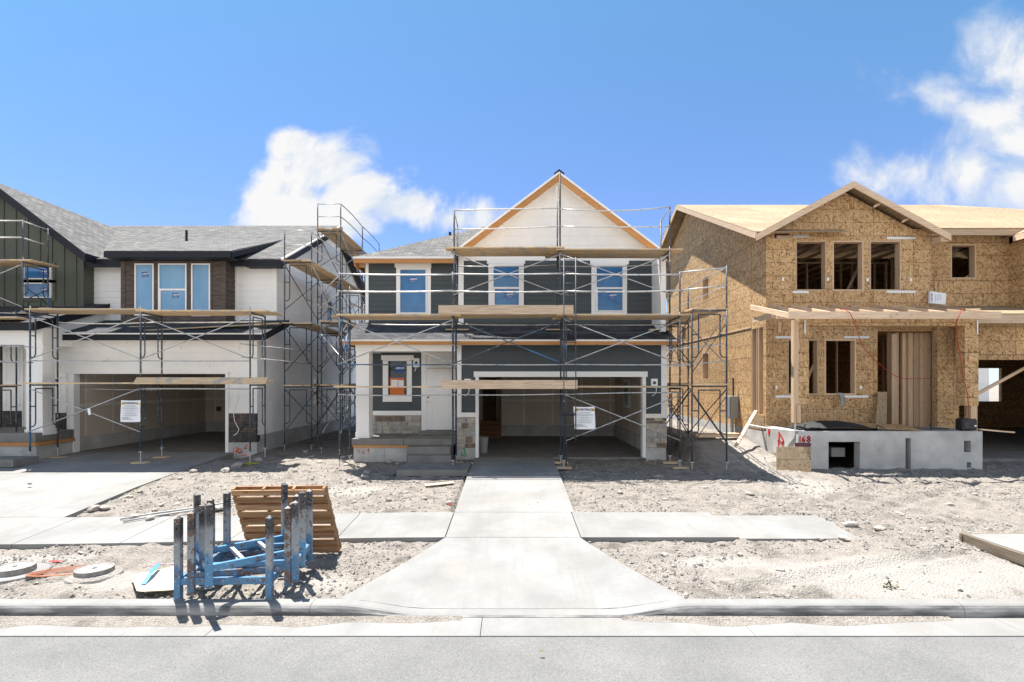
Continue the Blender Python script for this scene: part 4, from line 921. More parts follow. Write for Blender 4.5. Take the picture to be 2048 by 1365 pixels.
mb = MB(); mb.box(XX(1598, d), XX(1957, d), d - .012, d + .31, ZZ(652, d), ZZ(637.5, d)); mb.build('header', 'osb', B)
fy, fz0, fz1 = 13.85, ZZ(638, 13.85), ZZ(623.5, 13.85)
mb = MB(); mb.box(XX(1577, fy), XX(1780, fy), fy, fy + .04, fz0, fz1); mb.box(XX(1780.5, fy), XX(2003, fy), fy, fy + .04, fz0, fz1); build_each(mb, 'fascia', 'lumber', B)
zw = 5.22
for k in range(10):
    x = XX(1577, fy) + .02 + k * .612
    mb = MB(); mb.beam((x, fy + .042, fz1 - .09), (x, BD - .01, zw - .09), .04, .14); mb.build('rafter', 'lumber', B)
mb = MB(); mb.box(XX(1530, 15.3), XX(1553, 15.3), 15.25, 15.3, 4.68, 4.82); mb.box(XX(1552, 14.9), XX(1575, 14.9), 14.85, 14.9, 4.62, 4.76); mb.box(7.3, 7.34, 14.9, BD, 4.65, 4.8); build_each(mb, 'outrigger', 'lumber', B)
mb = MB(); mb.box(XX(1555, BD), XX(1560, BD), BD - .05, BD - .005, ZZ(666, BD), ZZ(645, BD)); mb.build('blocking', 'lumber_v', B)
# lower garage roof
mb = MB(); mb.slab([(12.95, 14.9, 4.78), (22, 14.9, 4.78), (22, 16.8, 5.25), (12.95, 16.8, 5.25)], .025); mb.build('garage_roof', 'osb_floor', B)
mb = MB(); mb.box(XX(1956, 14.9), 22, 14.88, 14.92, 4.5, 4.75); build_each(mb, 'fascia', 'lumber', B)
# foundation: house and porch
mb = MB(); mb.box(BX - .01, BX + .2, BD, 26.2, .1, 1.355); mb.build('foundation', 'found', B)
pf = 14.3; fp = front(pf); PT = ZZ(863, pf)
hol = [(XX(1657, pf), XX(1720, pf), .30, ZZ(884, pf)), (XX(1811, pf), XX(1822, pf), .36, ZZ(877, pf)), (XX(1928, pf), XX(1942, pf), ZZ(905, pf), ZZ(882, pf)), (XX(1934, pf), XX(1943, pf), ZZ(936, pf), ZZ(925, pf))]
mb = MB(); wall(mb, fp, BX, XX(1965, pf), .1, PT, hol, .25); mb.box(BX, BX + .2, pf + .25, BD, .1, PT); mb.box(12.5, 12.69, pf + .25, BD, .1, PT); mb.build('porch_foundation', 'found', B)
mb = MB(); mb.box(BX + .2, 12.5, pf + .25, BD - .02, 1.2, PT - .03); mb.build('porch_fill', 'dirt', B)
mb = MB()
for q in (hol[0],):
    mb.box(XX(1663, 14.9), XX(1690, 14.9), 14.9, 15.2, .75, 1.0)
mb.build('block_in_opening', 'found', B)
mb = MB(); us = lambda p: XX(p, pf); w_ = lambda p: ZZ(p, pf)
for px in (1567, 1581, 1612, 1660, 1720, 1790):
    pass
stroke(mb, fp, [[(us(1600), w_(874)), (us(1600), w_(883.5))], [(us(1609), w_(873.5)), (us(1605), w_(878)), (us(1605), w_(882)), (us(1608), w_(883.5)), (us(1610), w_(880.5)), (us(1606), w_(879))], [(us(1617), w_(878.5)), (us(1614), w_(876)), (us(1617), w_(873)), (us(1620.5), w_(876)), (us(1614), w_(881.5)), (us(1617), w_(884)), (us(1620.5), w_(881)), (us(1617), w_(878.5))]], .035); mb.build('paint_mark', 'red_paint', B)
mb = MB(); stroke(mb, sb, [[(15.3, 1.4), (15.35, .9)], [(15.3, 1.4), (15.05, 1.2), (15.15, .95)], [(15.35, 1.15), (15.05, 1.12)]], .05, .015); stroke(mb, sb, [[(15.9, 1.45), (15.92, 1.3)]], .1, .015); mb.build('paint_mark', 'red_paint', B)
# garage floor and far room
mb = MB(); mb.box(13.42, 25.8, 15.45, 26, .3, .62); mb.build('garage_floor', 'slab', B)
# utilities on the side wall
mb = MB(); mb.box(7.42, 7.7, 18.0, 18.45, 1.62, 2.38); mb.box(7.40, 7.42, 18.02, 18.43, 1.65, 2.35); e = mb.build('meter_box', 'greymetal', label='grey electric meter box on the strand board side wall', bevel=.01); tag(e, cat='meter box', label='grey electric meter box fixed to the strand board side wall')
mb = MB(); mb.tube([(7.6, 18.2, 2.38), (7.6, 18.2, 3.0)], .03, 8); mb.build('conduit', 'ink', e)
mb = MB(); mb.tube([(7.52, 18.15, 1.62), (7.52, 18.15, .6)], .04, 8); mb.tube([(7.62, 18.3, 1.62), (7.62, 18.3, .6)], .035, 8); mb.build('conduit', 'pvc', e)

# ================================================================== scaffolds
def ptube(name, mat, parent, pts, r=.021): mb = MB(); mb.tube(pts, r, 7); return mb.build(name, mat, parent, smooth=True)
def sag(a, b, s, n=6):
    a, b = Vector(a), Vector(b); return [a.lerp(b, k / n) - Vector((0, 0, s * 4 * (k / n) * (1 - k / n))) for k in range(n + 1)]
def end_frame(parent, A, Bp, z0, z1, mat='steel', extra=0.12):
    A, Bp = Vector((A[0], A[1], 0)), Vector((Bp[0], Bp[1], 0)); d = (Bp - A); L_ = d.length; d.normalize(); h = z1 - z0
    q = lambda u, z: A + d * u + Vector((0, 0, z))
    mb = MB(); r = .023
    for u in (0, L_): mb.tube([q(u, z0), q(u, z1 + extra)], r, 8)
    zt = z1 - .03
    mb.tube([q(0, zt), q(L_, zt)], r * .9, 7)
    i, zb = L_ * .19, z1 - h * .63
    for s_ in (0, 1):
        g = (lambda u: u) if s_ == 0 else (lambda u: L_ - u)
        mb.tube([q(g(i), zt - .1), q(g(i), zb + .1), q(g(i * .8), zb + .03), q(g(i * .45), zb), q(g(0), zb)], r * .75, 7)
        mb.tube([q(g(0), z1 - h * .33), q(g(i), z1 - h * .33)], r * .7, 6)
    mb.tube([q(i, zt - .1), q(L_ - i, zt - .1)], r * .75, 7)
    return mb.build('end_frame', mat, parent, smooth=True)
def foot(parent, p, z, zg, pad=True):
    mb = MB(); mb.tube([(p[0], p[1], zg + .03), (p[0], p[1], z + .05)], .014, 6); mb.tube([(p[0], p[1], z - .0), (p[0], p[1], z + .02)], .06, 8)
    o = mb.build('screw_jack', 'galv', parent)
    if pad: mb = MB(); mb.box(p[0] - .2, p[0] + .2, p[1] - .12, p[1] + .12, zg - .02, zg + .03); mb.build('sole_board', 'plank', parent)
def cross(parent, a, b, c, d, mat='galv', r=.015):
    mb = MB(); mb.tube([a, b], r, 6); off = (Vector(b) - Vector(a)).cross(Z3).normalized() * .03
    mb.tube([Vector(c) + off, Vector(d) + off], r, 6); return mb.build('cross_brace', mat, parent, smooth=True)
def plank(a, b, w, label, group, t=.042, mat='plank', up=Z3, roll=0):
    mb = MB(); mb.beam(a, b, w, t, up); o = mb.build('plank', mat, bevel=.005); return tag(o, label, 'plank', group)
prn = random.Random(21)
POSN = {1: [''], 2: ['front', 'rear'], 3: ['front', 'middle', 'rear'], 4: ['frontmost', 'second', 'third', 'rearmost']}
def deck_x(x0, x1, y0, y1, z, desc, n=3):
    w = (y1 - y0) / n
    for k in range(n):
        y = y0 + w * (k + .5); j = lambda s: prn.uniform(-s, s)
        plank((x0 + j(.14), y, z + .021 + j(.004)), (x1 + j(.14), y, z + .021 + j(.012)), w - .012, f'{POSN[n][k]} plank {desc}', 'planks decking the scaffolds')
def deck_y(x0, x1, y0, y1, z, desc, n=3):
    w = (x1 - x0) / n; nm = {3: ['left', 'middle', 'right'], 2: ['left', 'right']}[n]
    for k in range(n):
        x = x0 + w * (k + .5); j = lambda s: prn.uniform(-s, s)
        plank((x, y0 + j(.12), z + .021 + j(.004)), (x, y1 + j(.12), z + .021 + j(.012)), w - .012, f'{nm[k]} plank {desc}', 'planks decking the scaffolds')

# A: in front of the middle house
A = thing('scaffold', 'two-level tube scaffold standing across the front of the dark grey house', 'scaffold', (0, 14.2, .6))
ya, yb = 14.2, 15.1
XA = [-4.62, -1.59, 1.39, 4.50]
ZA = [.56, 2.70, 4.62]
for i, x in enumerate(XA):
    g = .55
    end_frame(A, (x, ya), (x, yb), .74, ZA[1], 'steel', .0); end_frame(A, (x, ya), (x, yb), ZA[1], ZA[2], 'steel', .1)
    for y in (ya, yb): foot(A, (x, y), .74, g, pad=i != 0)
    ptube('guard_post', 'steel', A, [(x, ya, ZA[2] + .1), (x, ya, 5.8)], .022)
ptube('guard_post', 'steel', A, [(XA[2] + .06, ya - .02, .6), (XA[2] + .06, ya - .02, 4.7)], .02)
for i in range(3):
    a, b = XA[i], XA[i + 1]; y = ya - .03
    for z, s in ((5.74, .02), (5.28, .03)): ptube('guard_rail', 'galv', A, sag((a - .04, y, z), (b + .04, y, z + prn.uniform(-.03, .03)), s), .021)
    cross(A, (a, y, 4.52), (b, y, 3.33), (a, y, 3.33), (b, y, 4.5), 'steel_blue' if i == 1 else 'galv')
    ptube('ledger', 'steel_blue' if i == 0 else 'galv', A, sag((a - .03, y - .02, 3.32), (b + .03, y - .02, 3.31), .01), .017)
    ptube('ledger', 'galv', A, sag((a - .03, y, 2.51), (b + .03, y, 2.50 + .03 * i), -.02 if i == 2 else .02), .017)
    ptube('ledger', 'galv', A, sag((a + (.6 if i == 0 else 0), yb + .02, 4.5), (b, yb + .02, 4.49), .02), .017)
a, b = XA[2], XA[3]; cross(A, (a + .05, ya - .03, 2.5), (b, ya - .03, 1.28), (a + .05, ya - .03, 1.28), (b, ya - .03, 2.5))
for z in (3.33, 1.3): cross(A, (XA[0], ya, z), (XA[0], yb, z + 1.1), (XA[0], ya, z + 1.1), (XA[0], yb, z), 'steel')
nmA = ['left bay', 'middle bay', 'right bay']
for i in range(3):
    deck_x(XA[i] - .12, XA[i + 1] + .12, ya - .08, yb + .05, ZA[1] + (.045 if i == 1 else 0), f'in the lower deck, {nmA[i]} of the dark grey house\'s front scaffold')
    deck_x(XA[i] - .2, XA[i + 1] + (.5 if i == 2 else .12), ya - .08, yb + .05, ZA[2] + (.045 if i == 1 else 0), f'in the upper deck, {nmA[i]} of the dark grey house\'s front scaffold')
tb = P(883, 769.5, ya - .13); te = P(1155, 769.5, ya - .13)
plank(tb, te, .04, 'wide laminated board on edge across the garage doorway, on the lower front deck', 'boards standing on edge', t=.235, mat='lvl')
plank(P(877, 620, ya - .13), P(1147, 620, ya - .13), .04, 'wide laminated board on edge under the middle upper window, on the upper front deck', 'boards standing on edge', t=.245, mat='lvl')
# B: on the skirt roof
U = thing('scaffold', 'upper tube scaffold on the skirt roof in front of the white gable', 'scaffold', (1.4, 15.1, 4.4))
XB = [-1.65, 1.37, 4.50]; yc, yd = 15.12, 16.02; ZB = 6.60
for i, x in enumerate(XB):
    end_frame(U, (x, yc), (x, yd), 4.74, ZB, 'steel', .12)
    zt = (7.76, 8.82, 7.86)[i]; ptube('guard_post', 'navy' if i == 1 else 'steel', U, [(x, yc, ZB + .1), (x, yc, zt)], .023)
    ptube('guard_post', 'steel', U, [(x, yd, 4.44), (x, yd, (7.6, 8.75, 7.75)[i])], .022)
    mb = MB(); mb.box(x - .35, x + .35, yd - .1, yd + .1, 4.41, 4.45); mb.build('sole_board', 'plank', U)
    if i != 1:
        ptube('guard_rail', 'galv', U, [(x, yc, zt - .02), (x, yd, zt - .16)], .018); ptube('guard_rail', 'galv', U, [(x, yc, zt - .55), (x, yd, zt - .6)], .018)
for i in range(2):
    a, b = XB[i], XB[i + 1]; y = yc - .03
    z0, z1 = ((7.74, 7.80), (7.78, 7.84))[i]
    ptube('guard_rail', 'galv', U, sag((a, y, z0), (b, y, z1), .0 if i == 0 else .09), .019)
    ptube('guard_rail', 'galv', U, sag((a, y, 7.20 if i == 0 else 7.28), (b, y, 7.28), .02), .019)
    cross(U, (a, y, 6.50), (b, y, 5.35), (a, y, 5.33), (b, y, 6.48)); ptube('ledger', 'galv', U, sag((a, yd + .02, 6.36), (b, yd + .02, 6.4), .03), .016)
    deck_x(a - (.2 if i == 0 else .25), b + .25, yc - .08, yd + .05, ZB + (.05 if i == 0 else .0), f'in the {("left", "right")[i]} half of the topmost deck before the white gable')
# ladder
Ld = thing('ladder', 'narrow dark steel ladder hooked to the centre post before the dark grey garage', 'ladder', (1.42, 14.1, 1.2))
dl = 14.06
for px in (1127.7, 1151.5): ptube('ladder_rail', 'steel', Ld, [P(px, 885, dl), P(px, 515, dl)], .016)
k = 0; y = 520
while y < 884: ptube('rung', 'steel', Ld, [P(1127.7, y, dl), P(1151.5, y, dl)], .011); y += 23.6
for y in (543, 646, 681, 765, 830): mb = MB(); mb.beam(P(1124, y, dl + .03), P(1150, y, dl + .03), .05, .04); mb.build('bracket', 'navy', Ld)
# signs
def sign(name, label, c, w, h, head, sub, tilt):
    fr = Fr((0, c.y, 0), (1, 0, 0), (0, -1, 0)); mb = MB(); nseg = 8
    vs = []
    for j in range(nseg + 1):
        for i in range(nseg + 1):
            u = -w / 2 + w * i / nseg; v = -h / 2 + h * j / nseg
            vs.append(fr.pt(c.x + u + tilt * v, c.z + v - .015 * math.sin(math.pi * i / nseg) * (1 if j == nseg else .5), .008 * math.sin(i * 1.3 + j * .7)))
    fs = [(j * (nseg + 1) + i, j * (nseg + 1) + i + 1, (j + 1) * (nseg + 1) + i + 1, (j + 1) * (nseg + 1) + i) for j in range(nseg) for i in range(nseg)]
    mb.faces(vs, fs); back = [v + Vector((0, .006, 0)) for v in vs]; mb.faces(back, fs)
    o = tag(mb.build(name, 'paper'), label, 'sign', 'warning sheets tied to the scaffolds')
    n = .02; s = MB()
    text(s, head, fr, c.x, c.z + h * .36, .078, n, bold=.002)
    s.build('heading', 'ink', o)
    s = MB()
    for sx in (-.39, .39):
        x0, z0 = c.x + sx * w, c.z + h * .355; s.mi = 0; s.face([fr.pt(x0 - .045, z0 - .035, n), fr.pt(x0 + .045, z0 - .035, n), fr.pt(x0, z0 + .045, n)]); s.mi = 1; text(s, '!', fr, x0, z0 - .006, .055, n + .003, bold=.002)
    s.build('warning_triangle', ['yellow', 'ink'], o)
    s = MB(); z = c.z + h * .25; rr = random.Random(hash(head) % 99)
    lines = [(.66, 0), (.5, 0), None, (.8, 0), (.82, 0), (.4, 0), None, (.8, 0), (.35, 0), None, (.78, 0), (.55, 0), None, (.75, 0), (.6, 0), None, (.3, -1), (.45, -1), (.35, -1), (.55, -1)]
    for ln in lines:
        if ln:
            wl = ln[0] * w; x0 = c.x - wl / 2 if ln[1] == 0 else c.x - w * .41
            fbox(s, fr, x0, x0 + wl, z - .006, z + .004, n - .001, n)
        z -= h * .0335
    s.build('print', 'greyink', o); return o
sign('warning_sign', 'white sheet headed ADVERTENCIA with two yellow triangles beside the ladder', P(1169, 836, ya - .06), .56, .60, 'ADVERTENCIA', '', -.05)
# C: in front of the white house
Cc = thing('scaffold', 'two-level tube scaffold across the driveway front of the white house', 'scaffold', (-10.6, 15.2, .5))
yc1, yc2 = 15.2, 16.12; XC = [-13.82, -10.65, -7.51]; ZC = [.56, 2.79, 4.87]
for i, x in enumerate(XC):
    g = .53 if i < 2 else .50
    end_frame(Cc, (x, yc1), (x, yc2), .84, ZC[1], 'steel', 0); end_frame(Cc, (x, yc1), (x, yc2), ZC[1], ZC[2], 'steel', .16)
    for y in (yc1, yc2): foot(Cc, (x, y), .84, g + (y - yc1) * .03, pad=i < 2)
for i in range(2):
    a, b = XC[i], XC[i + 1]; y = yc1 - .03
    cross(Cc, (a + .05, y, 4.72), (b, y, 3.52), (a + .05, y, 3.5), (b, y, 4.72)); ptube('ledger', 'galv', Cc, sag((a, y - .02, 3.46), (b, y - .02, 3.45), .01), .017)
    if i == 0: cross(Cc, (a, y, 2.66), (b, y, 1.42), (a, y, 1.42), (b, y, 2.66)); ptube('ledger', 'galv', Cc, sag((a + .7, yc2, 2.66), (b, yc2, 2.62), .02), .017)
    else: ptube('ledger', 'galv', Cc, sag((a, y, 2.66), (b, y, 2.65), .0), .02)
    ptube('ledger', 'galv', Cc, sag((a, yc2, 4.66), (b, yc2, 4.68), .05 if i == 0 else .01), .017)
    deck_x(a - .2, b + (.1 if i == 0 else .5), yc1 - .08, yc2 + .05, ZC[2] + (.045 if i == 0 else 0), f'in the upper deck, {("left", "right")[i]} bay of the white house\'s driveway scaffold')
    deck_x(a - .1, b + (.05 if i == 0 else .45), yc1 - .08, yc2 + .05, ZC[1] + (0 if i == 0 else .045), f'in the lower deck, {("left", "right")[i]} bay of the white house\'s driveway scaffold')
plank(P(270, 762, 15.12), P(533, 762, 15.12) + Vector((0, .03, 0)), .24, 'bright plank tilted on top of the lower deck before the white house garage', 'planks decking the scaffolds', up=Vector((0, -.72, .7)))
for (a, b, c, d) in ((480, 688, 623, 704), (483, 714, 623, 729)): ptube('tie_tube', 'galv', Cc, [P(a, b, 15.15), P(c, d, 17.85)], .02)
sign('warning_sign', 'white sheet headed WARNING hung on the scaffold before the white house garage', P(261, 822.5, yc1 - .06), .56, .62, 'WARNING', '', .02)
mb = MB(); v = P(178, 824, 15.1); fr = Fr((0, 15.1, 0), (1, 0, 0), (0, -1, 0)); mb.face([v + Vector((-.05, 0, .09)), v + Vector((.03, 0, .1)), v + Vector((.07, -.02, -.08)), v + Vector((0, -.02, -.09))]); mb.face([v + Vector((-.05, .004, .09)), v + Vector((.03, .004, .1)), v + Vector((.07, -.016, -.08)), v + Vector((0, -.016, -.09))]); tag(mb.build('tag', 'paper'), 'small white paper tag hanging where two braces cross before the garage', 'tag')
# boards lying on the skirt roof of the white house
for k, (p, q, d1, d2) in enumerate((((181, 657), (262, 662), 17.6, 17.2), ((262, 655), (420, 654), 17.5, 17.9), ((292, 662), (560, 648), 17.0, 17.3))):
    plank(P(*p, d1), P(*q, d2), .25, ('short grey board at the left end of the white house skirt roof', 'weathered grey board highest on the white house skirt roof', 'long grey board propped along the white house skirt roof')[k], 'boards lying on the skirt roof')
# F: at the porch of the white house
Fs = thing('scaffold', 'tube scaffold before the white house porch at the left edge of the photo', 'scaffold', (-15.1, 15.3, .5))
for x in (-15.12, -18.2):
    end_frame(Fs, (x, 15.25), (x, 16.17), .8, 2.74, 'steel', 0); end_frame(Fs, (x, 15.25), (x, 16.17), 2.74, 4.68, 'steel', .4)
    for y in (15.25, 16.17): foot(Fs, (x, y), .8, .55)
for z in (4.95, 3.95, 3.45): ptube('guard_rail', 'galv', Fs, [(-18.2, 16.2, z + .1), (-15.1, 16.2, z)], .018)
for z in (3.9, 3.45): ptube('tie_tube', 'galv', Fs, [(-16.6, 16.0, z + .08), (-13.8, 15.26, z - .04)], .018)
deck_x(-18.4, -15.0, 15.2, 16.2, 2.74, 'in the lower deck before the white house porch'); deck_x(-18.4, -14.3, 15.2, 16.2, 4.68, 'in the upper deck before the white house porch')
# G: on the porch roof
G_ = thing('scaffold', 'small tube scaffold standing on the porch roof before the olive gable', 'scaffold', (-15.3, 16.6, 4.9))
for x in (-15.28, -18.4):
    end_frame(G_, (x, 16.55), (x, 17.45), 5.0, 6.64, 'steel_blue', .1)
    for y in (16.55, 17.45): ptube('guard_post', 'steel', G_, [(x, y, 6.7), (x, y, 7.92)], .021); foot(G_, (x, y), 5.05, 4.98 + (y - 16.5) * .3)
    for z in (7.88, 7.36): ptube('guard_rail', 'galv', G_, [(x, 16.55, z), (x, 17.45, z - .02)], .018)
for z in (7.88, 7.36): ptube('guard_rail', 'galv', G_, [(-18.4, 16.52, z), (-15.28, 16.52, z)], .019)
cross(G_, (-18.4, 16.52, 6.5), (-15.28, 16.52, 5.2), (-18.4, 16.52, 5.2), (-15.28, 16.52, 6.5)); cross(G_, (-15.28, 16.55, 5.9), (-15.28, 17.45, 5.4), (-15.28, 16.55, 5.4), (-15.28, 17.45, 5.9), 'steel_blue')
deck_x(-18.6, -14.95, 16.5, 17.5, 6.64, 'in the deck before the olive gable')
# D: along the alley side of the white house
Ds = thing('scaffold', 'tall tube scaffold climbing the right side wall of the white house', 'scaffold', (-7.2, 17.9, .5))
xd0, xd1 = -7.68, -6.77; YD = [17.9, 20.95, 24.0, 27.0]; ZD = [.72, 2.72, 4.82, 6.92, 8.85]
for i, y in enumerate(YD):
    top = 3 if i == 0 else 4
    for k in range(top): end_frame(Ds, (xd0, y), (xd1, y), ZD[k], ZD[k + 1], 'steel', .1 if k == top - 1 else 0)
    for x in (xd0, xd1):
        foot(Ds, (x, y), .72, .5, False); ptube('guard_post', 'steel', Ds, [(x, y, ZD[top] + .1), (x, y, ZD[top] + 1.08)], .022)
    for z in ((1.05, .55) if i in (0, 1) else ()): ptube('guard_rail', 'galv', Ds, [(xd0, y - .02, ZD[top] + z), (xd1, y - .02, ZD[top] + z)], .017)
for i in range(3):
    a, b = YD[i], YD[i + 1]
    for k in range(3 if i == 0 else 4):
        if (i + k) % 2 == 0 or k > 1: cross(Ds, (xd1, a, ZD[k + 1] - .1), (xd1, b, ZD[k] + .5), (xd1, a, ZD[k] + .5), (xd1, b, ZD[k + 1] - .1), 'steel' if k < 2 else 'galv')
        cross(Ds, (xd0, a, ZD[k + 1] - .1), (xd0, b, ZD[k] + .5), (xd0, a, ZD[k] + .5), (xd0, b, ZD[k + 1] - .1), 'steel')
    tops = [(ZD[4] + 1.05, ZD[4] + .55), (ZD[4] + 1.05, ZD[4] + .55)]
    if i > 0:
        for z in (1.05, .55): ptube('guard_rail', 'steel', Ds, sag((xd1, a, ZD[4] + z), (xd1, b, ZD[4] + z), -.06), .018)
    else:
        for z in (1.0, .5): ptube('guard_rail', 'galv', Ds, [(xd1, a, ZD[3] + z), (xd1, b, ZD[3] + z)], .018)
nm = ['near', 'middle', 'far']
for i in range(3):
    for k in range(1, 4 if i == 0 else 5):
        if k == 4 or (k == 3 and i < 2) or k in (1, 2): deck_y(xd0 - .02, xd1 + .02, YD[i] - .1, YD[i + 1] + .1, ZD[k] + .03 * (i % 2), f'in the {("lowest", "second", "third", "topmost")[k - 1]} deck, {nm[i]} bay beside the white house')
# Hh: along the left side of the dark grey house
Hs = thing('scaffold', 'tube scaffold in the alley along the left wall of the dark grey house', 'scaffold', (-6, 17, .5))
xh0, xh1 = -6.15, -5.24; YH = [17.1, 20.15, 23.2]; ZH = [.72, 2.74, 4.78]
for i, y in enumerate(YH):
    for k in range(2): end_frame(Hs, (xh0, y), (xh1, y), ZH[k], ZH[k + 1], 'steel', .1)
    for x in (xh0, xh1): foot(Hs, (x, y), .72, .5, False); ptube('guard_post', 'steel', Hs, [(x, y, ZH[2]), (x, y, 5.95)], .021)
for i in range(2):
    a, b = YH[i], YH[i + 1]
    for x in (xh0, xh1):
        for k in range(2): cross(Hs, (x, a, ZH[k + 1] - .1), (x, b, ZH[k] + .5), (x, a, ZH[k] + .5), (x, b, ZH[k + 1] - .1), 'galv' if x == xh0 else 'steel')
        for z in (5.9, 5.4): ptube('guard_rail', 'galv', Hs, [(x, a, z), (x, b, z)], .018)
    for k in (1, 2): deck_y(xh0 - .02, xh1 + .02, a - .1, b + .1, ZH[k] + .03 * i, f'in the {("lower", "upper")[k - 1]} deck, {("near", "far")[i]} bay left of the dark grey house')
for z in (5.74, 5.28): ptube('tie_tube', 'galv', Hs, [(xh0, 17.05, z - .05), (-4.62, 14.25, z)], .018)
cross(Hs, (xh0, 17.05, 4.4), (-4.62, 15.0, 3.3), (xh0, 17.05, 3.4), (-4.62, 15.0, 4.5))
# E: along the right side of the dark grey house
Es = thing('scaffold', 'tube scaffold along the right wall of the dark grey house, facing strand board', 'scaffold', (5.2, 14, .5))
xe0, xe1 = 4.755, 5.67; YE = [14.0, 17.05, 20.1]; ZE_ = [.72, 2.76, 4.76]
for i, y in enumerate(YE):
    zz = .5 if i == 0 else .62
    for k in range(2): end_frame(Es, (xe0, y), (xe1, y), ZE_[k], ZE_[k + 1], 'steel', .04)
    for x in (xe0, xe1):
        foot(Es, (x, y), .72, zz, False)
        if x == xe1 or i: ptube('guard_post', 'steel', Es, [(x, y, ZE_[2]), (x, y, 5.92)], .021)
    mb = MB(); q = lambda x, z: Vector((x, y - .03 if i == 0 else y + .03, z))
    cross(Es, q(xe0, 1.2), q(xe1, 2.5), q(xe0, 2.5), q(xe1, 1.2), 'steel', .012)
    if i == 0: mb = MB(); mb.tube([q(xe0, 3.1), q(xe1 - .05, 4.35)], .012, 6); mb.build('diagonal_brace', 'steel', Es)
for i in range(2):
    a, b = YE[i], YE[i + 1]
    for x in (xe0, xe1):
        for k in range(2): cross(Es, (x, a, ZE_[k + 1] - .1), (x, b, ZE_[k] + .5), (x, a, ZE_[k] + .5), (x, b, ZE_[k + 1] - .1), 'galv' if x == xe1 and k else 'steel')
    for z in (5.88, 5.4): ptube('guard_rail', 'galv', Es, [(xe1, a, z), (xe1, b, z)], .018)
    for k in (1, 2): deck_y(xe0 - .02, xe1 + .02, a - .1, b + .1, ZE_[k] + .03 * i, f'in the {("lower", "upper")[k - 1]} deck, {("near", "far")[i]} bay right of the dark grey house')
for z, zz in ((5.86, 5.78), (5.4, 5.3)): ptube('tie_tube', 'galv', Es, [(xe1, 13.98, z), (4.5, 14.18, zz)], .018)
for z in (3.75, 3.3): ptube('tie_tube', 'galv', Es, [(4.1, 14.1, z - .05), (5.6, 13.96, z + .1)], .014)
# ================================================================== ground, road and slabs
def interp(pts, t):
    if t <= pts[0][0]: return pts[0][1]
    for (a, va), (b, vb) in zip(pts, pts[1:]):
        if t <= b: return va + (vb - va) * (t - a) / (b - a)
    return pts[-1][1]
def sm(a, b, t): t = max(0, min(1, (t - a) / (b - a))); return t * t * (3 - 2 * t)
def xoff(x, y): return -.12 * sm(1, 8.5, -x) * interp([(7, 0), (8.6, 1), (10.2, .8), (12.5, 0)], y)
def slabz(x, y): return interp([(8.8, .25), (10.2, .33), (13.3, .55), (15.8, .6), (17, .6)], y) + xoff(x, y)
def drvz(x, y): return interp([(10.2, .33), (17, .6)], y) + xoff(x, y)
def gz(x, y):
    z = interp([(6.3, .05), (6.5, .11), (7.0, .14), (8.8, .19), (10.2, .285), (13.3, .47), (15, .53), (17, .56), (40, .8)], y) + xoff(x, y)
    z += .52 * sm(5.1, 5.5, x) * (1 - sm(7.62, 7.72, x)) * sm(13.6, 17.2, y)      # bank of fill beside the foundation
    z += .10 * math.exp(-((x - 6.4) / 1.1) ** 2 - ((y - 9.3) / .9) ** 2)           # clods piled over the pavement end
    for (ax_, ay_, bx_, by_) in ((9.5, 12.9, 4.6, 9.9), (11.0, 12.6, 5.6, 9.5), (3.0, 6.9, 7.0, 8.3), (2.0, 12.2, 8.5, 11.1), (-7.4, 8.6, -2.2, 7.6)):
        dx, dy = bx_ - ax_, by_ - ay_; t_ = max(0, min(1, ((x - ax_) * dx + (y - ay_) * dy) / (dx * dx + dy * dy))); q = math.hypot(x - ax_ - dx * t_, y - ay_ - dy * t_)
        if q < .6: z += -.045 * math.exp(-(q / .13) ** 2) + .03 * math.exp(-((q - .24) / .09) ** 2)
    z += .05 * math.exp(-((x + 5.9) / .8) ** 2 - ((y - 8.5) / .5) ** 2)
    return z
def in_slab(x, y):
    m = .05
    if -16.2 - m < x < -8.62 + m - (y - 10.2) * .0456 and 10.1 < y < 17.1: return True
    if -20 < x < 5.85 - m and 8.8 + m < y < 10.2 - m: return True
    if -1.11 - m < x < 1.2 + m and 8.7 < y < 15.9: return True
    if 6.3 < y < 8.9 and abs(x - .02) < 2.12 - (y - 6.6) * .45 - m: return True
    if -3.0 < x < -1.1 and 13.4 < y < 14.7: return True
    if -16.2 < x < -13.4 and 14.4 < y < 15.3: return True
    if x > 7.4 and x < 14 and 7.3 < y < 8.75: return True
    if y > 15.9 and (-4.6 < x < 4.5 or x < -8.3 or x > 7.9): return True
    if y > 14.5 and 7.9 < x < 12.6: return True
    return False
mb = MB()
def grid(x0, x1, y0, y1, st, f):
    nx, ny = int((x1 - x0) / st), int((y1 - y0) / st); vs = []
    for j in range(ny + 1):
        for i in range(nx + 1):
            x, y = x0 + (x1 - x0) * i / nx, y0 + (y1 - y0) * j / ny; vs.append((x, y, f(x, y)))
    mb.faces(vs, [(j * (nx + 1) + i, j * (nx + 1) + i + 1, (j + 1) * (nx + 1) + i + 1, (j + 1) * (nx + 1) + i) for j in range(ny) for i in range(nx)])
